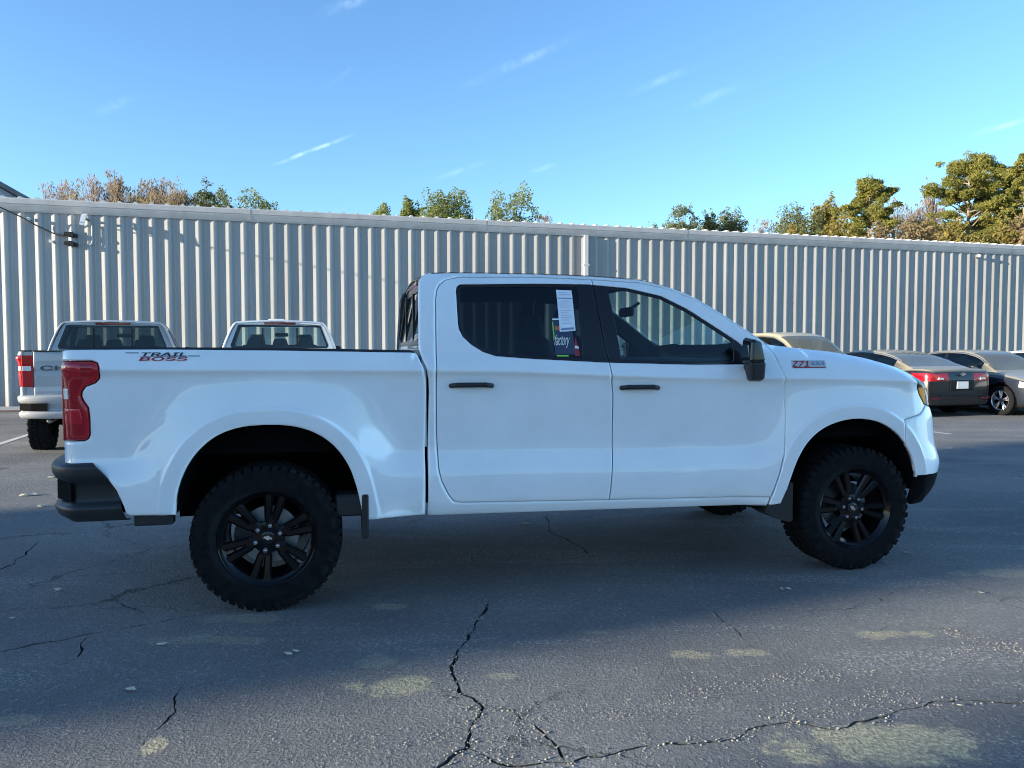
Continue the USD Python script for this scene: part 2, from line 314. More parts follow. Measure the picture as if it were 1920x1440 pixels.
mat('wall_metal', {'g': ('geometry', {}), 'm': ('mapping', {'scale': (2.2, 2.2, .16)}), 'n': ('noise_texture', {'scale': 1.6, 'detail': 6.0, 'roughness': .65}), 'n2': ('noise_texture', {'scale': .35, 'detail': 3.0}),
    'r': ('rgb_ramp', {'ramp': [(.25, (.275, .265, .245)), (.45, (.342, .334, .318)), (.7, (.372, .363, .345))]}), 'r2': ('rgb_ramp', {'ramp': [(.3, (.92, .92, .93)), (.7, (1.06, 1.05, 1.03))]}), 'x': ('mix_color', {'blend_type': 'multiply', 'fac': 1.0, 'use_clamp': False}),
    's': ('separate_xyz', {}), 'low': ('map_range', {'range_type': 'smoothstep', 'from_min': .05, 'from_max': .55, 'to_min': .45, 'to_max': 0.0, 'clamp': True}), 'dm': ('math', {'math_type': 'multiply'}), 'd': ('mix_color', {'b': (.16, .11, .075)}), 'oi': ('object_info', {}), 'om': ('map_range', {'to_min': .93, 'to_max': 1.06}), 'ox': ('mix_color', {'blend_type': 'multiply', 'fac': 1.0, 'use_clamp': False}), 'p': ('principled_bsdf', {'roughness': .45})},
    [('oi.random', 'om.value'), ('x.result', 'ox.a'), ('om.result', 'ox.b'), ('g.position', 'm.vector'), ('m.vector', 'n.vector'), ('g.position', 'n2.vector'), ('n.fac', 'r.fac'), ('n2.fac', 'r2.fac'), ('r.color', 'x.a'), ('r2.color', 'x.b'), ('g.position', 's.vector'), ('s.z', 'low.value'), ('low.result', 'dm.value1'), ('n.fac', 'dm.value2'), ('ox.result', 'd.a'), ('dm.value', 'd.fac'), ('d.result', 'p.base_color')])
worn('gutter_metal', (.44, .425, .41), (.54, .525, .505), 3.0, .55)
worn('roof_metal', (.50, .49, .48), (.60, .59, .58), 2.0, .45)
worn('dark_metal', (.06, .065, .07), (.10, .105, .11), 3.0, .6)
worn('blue_grey_metal', (.20, .23, .27), (.27, .30, .33), .6, .55)
worn('brick_red', (.20, .09, .06), (.30, .15, .10), 8.0, .9)
plain('white_trim', (.66, .64, .60), .45)
plain('lamp_white', (.74, .74, .72), .4)
plain('cable_black', (.025, .025, .025), .6)
worn('bark_tan', (.17, .125, .085), (.30, .23, .16), 4.0, .9)
worn('bark_dark', (.09, .07, .05), (.16, .125, .09), 4.0, .9)
def leaf(name, c1, c2, trans=.35, scale=.5):
    nd = {'g': ('geometry', {}), 'n': ('noise_texture', {'scale': scale, 'detail': 3.0}), 'r': ('rgb_ramp', {'ramp': [(.3, c1), (.7, c2)]}), 'w': ('map_range', {'to_min': .75, 'to_max': 1.25}),
          'c': ('mix_color', {'blend_type': 'multiply', 'fac': 1.0, 'use_clamp': False}), 'd': ('diffuse_bsdf', {}), 't': ('translucent_bsdf', {}), 'm': ('mix_closure', {'fac': trans})}
    mat(name, nd, [('g.position', 'n.vector'), ('n.fac', 'r.fac'), ('g.random_per_island', 'w.value'), ('r.color', 'c.a'), ('w.result', 'c.b'), ('c.result', 'd.color'), ('c.result', 't.color'), ('d.BSDF', 'm.closure1'), ('t.BSDF', 'm.closure2')], surface='m.closure')
leaf('pine_leaf', (.21, .22, .065), (.43, .40, .11), .5, 1.1); leaf('dark_pine_leaf', (.17, .195, .09), (.32, .33, .145), .5, 1.1); leaf('spring_leaf', (.22, .26, .08), (.40, .42, .14), .5)
leaf('olive_leaf', (.16, .18, .075), (.29, .29, .12), .5); leaf('bud_tan', (.30, .225, .125), (.47, .36, .20), .5, 1.0); leaf('bud_pink', (.38, .30, .26), (.55, .44, .37), .5, 1.0); leaf('gold_leaf', (.26, .215, .06), (.46, .37, .12), .5, 1.0)
leaf('twig_grey', (.22, .18, .15), (.33, .28, .235), .1)

# ------------------------------------------------------------------ ground
def px_line(*pts): return [tuple(sect(*p)) for p in pts]
crack_lines = [
    (.017, px_line((915, 1125), (905, 1150), (880, 1190), (862, 1220), (848, 1250), (845, 1262), (855, 1280), (860, 1300), (880, 1310), (897, 1325), (893, 1345), (880, 1370), (875, 1400), (850, 1415), (820, 1440), (790, 1475))),
    (.009, px_line((897, 1325), (960, 1330), (985, 1350), (1010, 1370), (1045, 1400), (1072, 1432))),
    (.012, px_line((872, 1402), (930, 1430), (1000, 1434), (1072, 1432), (1100, 1418), (1180, 1405), (1260, 1395), (1320, 1392), (1380, 1385), (1420, 1362), (1480, 1355), (1520, 1362), (1565, 1367), (1620, 1355), (1660, 1347), (1690, 1328), (1740, 1320), (1800, 1312), (1960, 1318))),
    (.014, px_line((-40, 1232), (60, 1208), (130, 1197), (200, 1183), (260, 1175), (330, 1160), (385, 1150))),
    (.009, px_line((165, 1190), (155, 1215), (140, 1235), (95, 1252))),
    (.012, px_line((-20, 1074), (25, 1058), (55, 1030), (72, 1016))),
    (.010, px_line((330, 1290), (322, 1335), (300, 1360), (272, 1397))),
    (.011, px_line((1025, 965), (1030, 995), (1060, 1010), (1095, 1028), (1112, 1046))),
    (.009, px_line((210, 1112), (219, 1130), (250, 1140), (275, 1152))),
    (.007, px_line((1335, 1140), (1365, 1170), (1392, 1202), (1420, 1225))),
    (.007, px_line((60, 1095), (150, 1078), (260, 1074), (350, 1066))),
    (.006, px_line((1640, 1180), (1700, 1172), (1790, 1180), (1850, 1205), (1915, 1222)))]
def rough_crack(pts, w, seed):
    L = LineString(pts); n = max(8, int(L.length / .02)); g = np.random.default_rng(seed)
    s = np.linspace(0, L.length, n); P = np.array([L.interpolate(q).coords[0] for q in s])
    t = np.gradient(P, axis=0); t /= np.linalg.norm(t, axis=1, keepdims=True); nn = np.c_[-t[:, 1], t[:, 0]]
    P = P + nn * (meshkit.fbm(np.c_[s * 9, s * 0, s * 0 + seed], 3, seed)[:, None] - .5) * .05
    ww = w * (.35 + 1.1 * meshkit.noise(np.c_[s * 14, s * 0 + 3, s * 0 + seed], seed)) * np.minimum(1, np.minimum(s, L.length - s) / .12 + .15) / 2
    e = lambda: g.normal(0, .0016, n)[:, None]
    return Polygon(np.vstack([P + nn * (ww[:, None] + e()), (P - nn * (ww[:, None] + e()))[::-1]])).buffer(0)
cr = unary_union([rough_crack(p, w, i + 1) for i, (w, p) in enumerate(crack_lines)])
lot_outline = sbox(-70, -45, 75, 62)
lot = thing('parking_lot', kind='structure')
def flat(poly, z_):
    ms = []
    for pg in polys(poly):
        v, f = trimesh.creation.triangulate_polygon(pg, engine='earcut'); v = np.asarray(v); f = np.asarray(f)
        ms.append(tm(np.c_[v, np.full(len(v), z_)], f))
    m = cat(ms); n = m.face_normals[:, 2] < 0; f = np.array(m.faces); f[n] = f[n][:, ::-1]
    return tm(m.vertices, f)
near = sbox(-8, 1.2, 9, 12)
put('asphalt', cat(flat(near.difference(cr), 0), flat(lot_outline.difference(near), 0)), 'asphalt', lot, smooth=False)
walls = []
for pg in polys(cr):
    for ring in [pg.exterior, *pg.interiors]:
        c = np.asarray(ring.coords)[:-1]; n = len(c); i = np.arange(n); j = (i + 1) % n
        walls.append(tm(np.vstack([np.c_[c, np.zeros(n)], np.c_[c, np.full(n, -.020)]]), np.c_[i, j, j + n, i + n]))
put('pavement_crack', cat(walls + [flat(cr, -.020)]), 'crack_dirt', lot, smooth=False)
put('terrain', bx(-900, 900, -900, 900, -.6, -.05), 'grass_green', smooth=False, kind='structure')
BETA = math.radians(15.84); WD = np.array([math.cos(BETA), math.sin(BETA)]); WN = np.array([math.sin(BETA), -math.cos(BETA)]); WA = np.array([-12.3175, 18.3002])
def onwall(s, out=0.0): return WA + WD * s + WN * out
def stripe(a, b, w, **kw):
    a, b = np.asarray(a, float), np.asarray(b, float); t = (b - a) / np.linalg.norm(b - a); n = np.array([-t[1], t[0]]) * w / 2
    put('painted_line', flat(Polygon([a + n, b + n, b - n, a - n]), .004), 'line_paint', lot, smooth=False)
p0 = sect(20, 826); stripe(p0 - WN * 6.0, p0 + WN * 2.2, .11)
for k in (0,): q = sect(1772, 813) + WD * (2.75 * k); stripe(q - WN * 6.0, q - WN * -.12, .11)
q = sect(1750, 768); stripe(q - WN * 4.5, q + WN * .2, .11)
d0, d1 = onwall(-9, .55), onwall(50, .55)
put('dirt_strip', flat(Polygon([onwall(-9, 0), onwall(50, 0), onwall(50, .45), onwall(-9, .5)]), .008), 'red_dirt', lot, smooth=False)
# loose chips along the cracks and on the worn bands
g = np.random.default_rng(5); chips = []
octa = np.array([[1, 0, 0], [-1, 0, 0], [0, 1, 0], [0, -1, 0], [0, 0, 1], [0, 0, -1]], float); octf = np.array([[0, 2, 4], [2, 1, 4], [1, 3, 4], [3, 0, 4], [2, 0, 5], [1, 2, 5], [3, 1, 5], [0, 3, 5]])
def chip(x, y, r):
    v = octa * r * g.uniform(.6, 1.3, (6, 1)); a = g.uniform(0, 6.3); v = v @ np.array([[math.cos(a), -math.sin(a), 0], [math.sin(a), math.cos(a), 0], [0, 0, .75]]).T
    chips.append(tm(v + [x, y, r * .35], octf))
for i, (w, p) in enumerate(crack_lines):
    L = LineString(p)
    for _ in range(int(L.length * (60 if i in (0, 1, 2) else 14))):
        q = L.interpolate(g.uniform(0, L.length)); s = g.normal(0, .025, 2); chip(q.x + s[0], q.y + s[1], g.uniform(.0025, .0065))
for band in (px_line((640, 1392), (830, 1386), (900, 1342), (1000, 1332), (1200, 1342), (1300, 1300), (1480, 1272), (1640, 1258)), px_line((1440, 1345), (1560, 1332), (1720, 1296)), px_line((1780, 1186), (1860, 1205), (1960, 1238)), px_line((1700, 1232), (1830, 1218), (1960, 1205)), px_line((260, 1232), (330, 1205), (410, 1188)), px_line((900, 1440), (960, 1380), (1010, 1352))):
    L = LineString(band)
    for _ in range(int(L.length * 240)):
        q = L.interpolate(g.uniform(0, L.length)); e = g.normal(0, .045, 2); chip(q.x + e[0], q.y + e[1], g.uniform(.0018, .0048))
for _ in range(900):
    q = sect(g.uniform(0, 1920), g.uniform(1230, 1440)); chip(q[0], q[1], g.uniform(.002, .0045))
put('loose_gravel', cat(chips), 'stone_chips', kind='stuff', smooth=False, label='tiny loose stone chips scattered along the cracks in the asphalt', cat='gravel')
bits = []
for px, py, r in [(990, 985, .035), (1478, 1106, .022), (1466, 1107, .014), (95, 896, .05), (112, 892, .035), (52, 930, .05), (80, 950, .04), (250, 1296, .02), (1652, 1048, .02), (1700, 1038, .018), (545, 1228, .02), (1780, 842, .04), (22, 1160, .015), (1840, 1113, .012), (108, 1108, .025), (1800, 1325, .009), (300, 1210, .02)]:
    q = sect(px, py)
    for _ in range(3):
        a = g.uniform(0, 6.3); t = np.linspace(0, 2 * np.pi, 7)[:-1]; rr = r * g.uniform(.5, 1, 6); o = g.normal(0, r * .5, 2)
        v = np.c_[q[0] + o[0] + rr * np.cos(t) * 1.3, q[1] + o[1] + rr * np.sin(t) * .8, .006 + g.uniform(0, r * .35, 6)]
        bits.append(tm(np.vstack([v, v.mean(0) + [0, 0, r * .25]]), np.c_[np.arange(6), (np.arange(6) + 1) % 6, np.full(6, 6)]))
put('leaf_debris', cat(bits), 'leaf_litter', kind='stuff', smooth=False, label='pale bits of leaf and paper lying about on the asphalt', cat='litter')

# ------------------------------------------------------------------ the long metal building
PITCHW = .3602
wh = thing('metal_warehouse', label='long low white ribbed metal building behind the parked vehicles', cat='building')
S0 = 8.49 - PITCHW * 42
def rib_profile(s):     # one pitch, from flat to flat: a tall trapezoid rib at s, two low flutes between
    return [(s - .108, 0), (s - .006, .037), (s + .018, .037), (s + .070, 0), (s + .125, 0), (s + .135, .006), (s + .150, .006), (s + .160, 0), (s + .215, 0), (s + .225, .006), (s + .240, .006), (s + .250, 0)]
def skin(prof, z0, z1):
    pr = np.asarray(prof); p = WA + pr[:, :1] * WD + pr[:, 1:2] * WN; n = len(p)
    v = np.vstack([np.c_[p, np.full(n, z0)], np.c_[p, np.full(n, z1)]]); i = np.arange(n - 1)
    return tm(v, np.c_[i, i + 1, i + 1 + n, i + n])
npan = 46
for k in range(npan):
    s = S0 + k * 3 * PITCHW; prof = sum([rib_profile(s + q * PITCHW) for q in range(3)], []) + [(s - .108 + 3 * PITCHW, 0)]
    put('wall_panel', skin(prof, .05, 4.82), 'wall_metal', wh, smooth=False)
SE = S0 + npan * 3 * PITCHW
put('base_trim', skin([(S0 - .05, 0), (S0 - .05, .05), (SE, .05), (SE, 0)], .012, .10), 'gutter_metal', wh, smooth=False)
gp = np.array([(0.0, 4.76), (.045, 4.765), (.075, 4.80), (.118, 4.915), (.112, 4.93), (.132, 4.945), (.140, 5.055), (.128, 5.075), (.02, 5.081)])
def along(prof, s0, s1):
    pr = np.asarray(prof); a = np.c_[onwall(s0) + pr[:, :1] * WN, pr[:, 1]]; b = np.c_[onwall(s1) + pr[:, :1] * WN, pr[:, 1]]; n = len(pr); i = np.arange(n - 1)
    return tm(np.vstack([a, b]), np.vstack([np.c_[i, i + n, i + 1 + n, i + 1]]))
seg = np.linspace(S0 - .1, SE + .1, 9)
for k in range(8):
    put('gutter_section', along(gp + [0.0005 * (k % 2), 0], seg[k] + .004, seg[k + 1] - .004), 'gutter_metal', wh, smooth=25)
    put('gutter_joint', along([(p[0] + .004, p[1] - .001) for p in gp[2:8]], seg[k + 1] - .05, seg[k + 1] + .05), 'gutter_metal', wh, smooth=25)
# low roof with standing ribs, 1 in 16
ds = m3.CrossSection([np.array([(14.985, 0), (15.085, 0), (15.085, .085), (14.985, .085)])])
a, b = onwall(14.97), onwall(15.07)
def wall_box(s0, s1, o0, o1, z0, z1):
    c = [onwall(s0, o0), onwall(s1, o0), onwall(s1, o1), onwall(s0, o1)]
    return hull([(*p, z_) for p in c for z_ in (z0, z1)])
put('downspout', wall_box(14.965, 15.075, .004, .115, .12, 4.775), 'white_trim', wh, smooth=False)
for z_ in (1.6, 3.9): put('downspout_strap', wall_box(14.93, 15.11, .003, .122, z_, z_ + .05), 'white_trim', wh, smooth=False)
put('roof', hull([(*onwall(S0, .06), 5.06), (*onwall(SE, .06), 5.06), (*onwall(SE, -14), 5.95), (*onwall(S0, -14), 5.95), (*onwall(S0, -14), 5.8), (*onwall(SE, -14), 5.8), (*onwall(S0, .06), 5.04), (*onwall(SE, .06), 5.04)]), 'roof_metal', wh, smooth=False)
rr = []
for k in range(npan * 3):
    s = S0 + k * PITCHW
    if s < SE: rr.append(hull([(*onwall(s + o, .11 - dd), z_ + dd * .0625) for o, z_ in ((-.05, 5.065), (.05, 5.065), (-.022, 5.118), (.022, 5.118)) for dd in (0, 14)]))
put('roof_rib', cat(rr), 'roof_metal', wh, smooth=False, kind='stuff')
put('side_wall', wall_box(S0 - .06, S0 - .045, -14, -.001, .05, 5.6), 'wall_metal', wh, smooth=False); put('side_wall', wall_box(SE + .002, SE + .02, -14, -.001, .05, 5.6), 'wall_metal', wh, smooth=False)
put('back_wall', wall_box(S0, SE, -14.02, -14.0, .05, 5.8), 'wall_metal', wh, smooth=False)
# things fixed on it: security lamp, insulators, service cable, a small lamp far right
def wpt(s, o, z_): return (*onwall(s, o), z_)
sl = thing('security_light', label='small white security light under the left end of the gutter', cat='lamp')
put('lamp_head', hull([wpt(1.95 + a, .10 + o, 4.70 + z_) for a, o, z_ in ((-.07, .05, -.10), (.03, .05, -.12), (-.07, .22, -.22), (.03, .22, -.24), (-.03, .02, .07), (.08, .02, .07), (-.03, .16, .02), (.08, .16, .02))]), 'lamp_white', sl, smooth=40)
put('bracket', cyl(wpt(2.03, .0, 4.62), wpt(2.0, .14, 4.64), .03), 'steel', sl); put('conduit', cat(cyl(wpt(2.1, .05, 4.5), wpt(2.1, .05, 4.08), .016), cyl(wpt(2.1, .05, 4.08), wpt(2.02, .05, 4.0), .016), cyl(wpt(2.1, .0, 4.5), wpt(2.1, .05, 4.5), .016)), 'gutter_metal', sl)
put('lens', hull([wpt(1.95 + a, .10 + o, 4.70 + z_) for a, o, z_ in ((-.06, .06, -.125), (.02, .06, -.14), (-.06, .2, -.225), (.02, .2, -.245), (-.05, .1, -.15))]), 'clear_lens', sl)
ins = thing('insulator_rack', label='pair of black cable insulators on the wall below the security light', cat='insulator')
for z_ in (4.28, 4.06): put('insulator', cat(cyl(wpt(1.50, .07, z_), wpt(1.78, .07, z_ - .05), .045, 12), cyl(wpt(1.58, .07, z_ - .01), wpt(1.70, .07, z_ - .03), .065, 12)), 'matt_black', ins)
put('rack_bar', cyl(wpt(1.64, .05, 3.95), wpt(1.64, .05, 4.38), .02, 8), 'decal_white', ins)
cab_pts = [wpt(-7.0, 7.0, 6.2), wpt(-3.5, 3.2, 5.35), wpt(-1.0, 1.0, 4.98), wpt(.2, .25, 4.82), wpt(.62, .12, 4.62), wpt(.9, .07, 4.45), wpt(1.25, .05, 4.28), wpt(1.5, .08, 4.22)]
put('service_cable', chain([(*p, .016) for p in cab_pts], 8), 'cable_black', label='dark service cable drooping to the wall at the left edge', cat='cable')
cl2 = thing('cable_cleat', label='small white cable cleats on the wall left of the insulators', cat='cleat')
for s, z_ in ((.74, 4.60), (1.20, 4.08)): put('cleat', cyl(wpt(s, .03, z_), wpt(s, .10, z_), .04, 10), 'lamp_white', cl2)
sl2 = thing('wall_lamp', label='tiny round lamp under the gutter at the far right end', cat='lamp')
put('lamp_head', balls([(*wpt(29.35, .12, 4.66), .055)], 14), 'lamp_white', sl2); put('bracket', cyl(wpt(29.35, 0, 4.60), wpt(29.35, .12, 4.62), .03), 'matt_black', sl2)

# the gabled building beyond, upper left
gb = thing('gabled_building', (-22.2, 34.5, 0), math.radians(33), label='blue grey metal gable rising behind the left end of the roof', cat='building')
def rake(x): return 8.30 - .56 * x if x > -8 else 8.30 + 4.48 + .56 * (x + 8)
put('wall', prism(Polygon([(-18.5, 0), (2.4, 0), (2.4, rake(2.4)), (-8, rake(-8)), (-18.5, rake(-18.5))]), 0, 15), 'blue_grey_metal', gb, smooth=False)
for a_, b_ in ((3.0, -8), (-19.0, -8)):
    put('roof_slope', prism(Polygon([(a_, rake(a_) + .02), (b_, rake(b_) + .02), (b_, rake(b_) + .26), (a_, rake(a_) + .24)]), -.3, 15.2), 'dark_metal', gb, smooth=False)
for k in range(25):
    x_ = 2.2 - k * .8; put('wall_rib', bx(x_ - .03, x_ + .03, -.04, -.001, .1, rake(x_) - .05), 'blue_grey_metal', gb, smooth=False)

# sheds standing out of frame to the left, in whose shade the truck stands
def uv(u, v): return np.array([u * math.cos(SUN_TRAVEL) - v * math.sin(SUN_TRAVEL), u * math.sin(SUN_TRAVEL) + v * math.cos(SUN_TRAVEL)])
def shed(name, u0, u1, v0, v1, hgt, label):
    t = thing(name, label=label, cat='building')
    c = [uv(u0, v0), uv(u1, v0), uv(u1, v1), uv(u0, v1)]
    put('wall', hull([(*p, z_) for p in c for z_ in (0, hgt)]), 'brick_red', t, smooth=False)
    c = [uv(u0 - .1, v0 - .05), uv(u1 + .1, v0 - .05), uv(u1 + .1, v1 + .05), uv(u0 - .1, v1 + .05)]
    put('roof', hull([(*p, z_) for p in c for z_ in (hgt + .003, hgt + .2)]), 'dark_metal', t, smooth=False)
shed('brick_hall', -66, -56, 3.28, 8.2, 12.2, 'flat roofed brick hall outside the left of the picture, truck side')
shed('brick_hall', -66, -56, -12.0, 1.97, 10.5, 'flat roofed brick hall outside the left of the picture, camera side')

# ------------------------------------------------------------------ trees
def quads(c, ax, bx_):
    n = len(c); v = np.stack([c - ax - bx_, c + ax - bx_, c + ax + bx_, c - ax + bx_], 1).reshape(-1, 3); i = np.arange(n) * 4
    return tm(v, np.c_[i, i + 1, i + 2, i + 3])
def unit(g, n):
    v = g.normal(size=(n, 3)); return v / np.linalg.norm(v, axis=1, keepdims=True)
def leaves(g, cl, per, size, aspect=2.0):
    """leaf faces spread through clumps (x, y, z, rx, rz)"""
    C, A, B = [], [], []
    for x, y, z_, rx, rz in cl:
        n = max(6, int(per * (rx / cl[0][3]) ** 2)); d = unit(g, n) * (g.uniform(.15, 1, (n, 1)) ** .5) * [rx, rx, rz]
        C.append(d + [x, y, z_]); a = unit(g, n); b = np.cross(a, unit(g, n)); b /= np.linalg.norm(b, axis=1, keepdims=True) + 1e-9; s = size * g.uniform(.6, 1.3, (n, 1))
        A.append(a * s * aspect / 2); B.append(b * s / 2)
    return quads(np.vstack(C), np.vstack(A), np.vstack(B))
def limb(p, q, r0, r1, n=6): return cyl(p, q, r0, n, r1)
def tree(name, px, top, wpx, dist, kind, label, group=None, seed=0, lean=0.0):
    g = np.random.default_rng(seed + 100); x = (px - 960) / FPX * dist; H = CAMZ + (655 - top) / FPX * dist; R = wpx / 2 / FPX * dist * ({'pine': 1.28, 'spring': 1.50, 'springsparse': 1.42, 'darkpine': 1.42}.get(kind, 1.18))
    leafm, barkm, style = {'pine': ('pine_leaf', 'bark_tan', 'pine'), 'darkpine': ('dark_pine_leaf', 'bark_dark', 'sparse'), 'spring': ('spring_leaf', 'bark_dark', 'round'), 'olive': ('olive_leaf', 'bark_dark', 'sparse'),
                           'springsparse': ('spring_leaf', 'bark_dark', 'sparse'), 'bud': ('bud_tan', 'twig_grey', 'bare'), 'budpink': ('bud_pink', 'twig_grey', 'bare'), 'gold': ('gold_leaf', 'bark_tan', 'round'), 'bush': ('bud_tan', 'twig_grey', 'bush'), 'goldbush': ('gold_leaf', 'twig_grey', 'bush')}[kind]
    t = thing(name, (x, dist, -.05), label=label, cat='bush' if style == 'bush' else 'tree', group=group)
    wood, cl = [], []
    tr = max(.10, H * .014)
    if style == 'pine':
        tp = [np.array([0, 0, 0.]), np.array([lean * .3 * R, 0, H * .45]), np.array([lean * R, g.normal(0, .1), H * .93])]
        wood += [limb(tp[0], tp[1], tr, tr * .75, 8), limb(tp[1], tp[2], tr * .75, tr * .2, 8)]
        nb = int(30 + R * 5)
        for k in range(nb):
            f = (k + g.uniform()) / nb; zz = H * (.38 + .56 * f); prof = (1 - f ** 1.6) ** .75 * .95 + .12; prof *= g.uniform(.55, 1.15) * (.72 + .28 * min(1, f * 4))
            a = k * 2.4 + g.uniform(-.5, .5); base = tp[1] + (tp[2] - tp[1]) * min(1, max(0, (zz / H - .45) / .48)); r = R * prof
            end = base + np.array([math.cos(a) * r, math.sin(a) * r, r * g.uniform(.08, .50)]); end[2] = min(end[2], H * .985)
            wood.append(limb(base - [0, 0, .2], end, tr * .26, tr * .06, 5))
            for q in range(4):
                w_ = .50 + .17 * q; c = base + (end - base) * w_ + g.normal(0, R * .06, 3); s = R * g.uniform(.10, .20); cl.append((*c, s, s * .50))
        cl.append((*tp[2], R * .16, R * .26)); cl[0] = (*cl[0][:3], R * .2, R * .1)
        per, size, asp = 300, .070, 3.4
    else:
        # crown as many leaf faces (or twigs) filling an uneven dome, with gaps where noise runs low
        wood.append(limb((0, 0, 0), (0, 0, H * .55), tr, tr * .6, 8))
        thr, dens_, size, asp, hh, pw = {'round': (.36, 1.7, .085, 1.6, .42, 2.7), 'sparse': (.460, 1.25, .080, 1.6, .40, 2.6), 'bare': (.505, .62, .060, 2.8, .40, 2.2), 'bush': (.44, .9, .12, 2.0, .60, 2.2)}[style]
        if style == 'bush': hh = .55
        zc = H * (1 - hh); n = int(16000 * dens_); d = unit(g, n); rad = g.uniform(0, 1, n) ** (1 / 2.2)
        d[:, 2] = np.where(d[:, 2] < -.35, -d[:, 2], d[:, 2]); env = .80 + .42 * (meshkit.noise(d * 2.3 + seed * 3.7, seed) - .35) + .22 * (meshkit.noise(d * 5.5 + seed, seed + 5) - .5)
        sup = (np.abs(d[:, 0]) ** pw + np.abs(d[:, 1]) ** pw + np.abs(d[:, 2]) ** pw) ** (-1 / pw)
        p = d * (rad * env * sup)[:, None] * [R, R, H * hh] ; topz = np.percentile(p[:, 2], 99.7); p[:, 2] *= H * hh * .99 / topz; p[:, 2] += zc
        q = meshkit.fbm(p / (R * .42) + seed * 1.3, 3, seed); keep = q > thr + .05 * (rad - .6)
        p = p[keep]; n = len(p); a = unit(g, n)
        if style == 'bare': a = a * .6 + (p - [0, 0, zc * .6]) / (np.linalg.norm(p - [0, 0, zc * .6], axis=1, keepdims=True)); a /= np.linalg.norm(a, axis=1, keepdims=True)
        b = np.cross(a, unit(g, n)); b /= np.linalg.norm(b, axis=1, keepdims=True) + 1e-9; s_ = size * g.uniform(.6, 1.35, (n, 1)) * dist / 68
        crown = quads(p, a * s_ * asp / 2, b * s_ / 2)
        nl = 46 if style == 'bare' else 22
        for k in range(nl):
            e = p[g.integers(0, n)] if k % 2 else p[np.argsort(-p[:, 2])[g.integers(0, max(2, n // 8))]]
            f0 = g.uniform(.30, .55); m_ = np.array([e[0] * .35, e[1] * .35, H * f0 + (e[2] - H * f0) * .5]); wood += [limb((0, 0, H * f0 * .9), m_, tr * .42, tr * .2, 5), limb(m_, e, tr * .2, tr * .05, 4)]
            if style == 'bare':
                for _ in range(4): wood.append(limb(m_ + (e - m_) * g.uniform(.2, .8), e + g.normal(0, R * .16, 3) * [1, 1, .7], tr * .10, tr * .04, 3))
    put('trunk', cat(wood), barkm, t, smooth=True)
    put('crown', leaves(g, cl, per, size, asp) if style == 'pine' else crown, leafm, t, smooth=False)
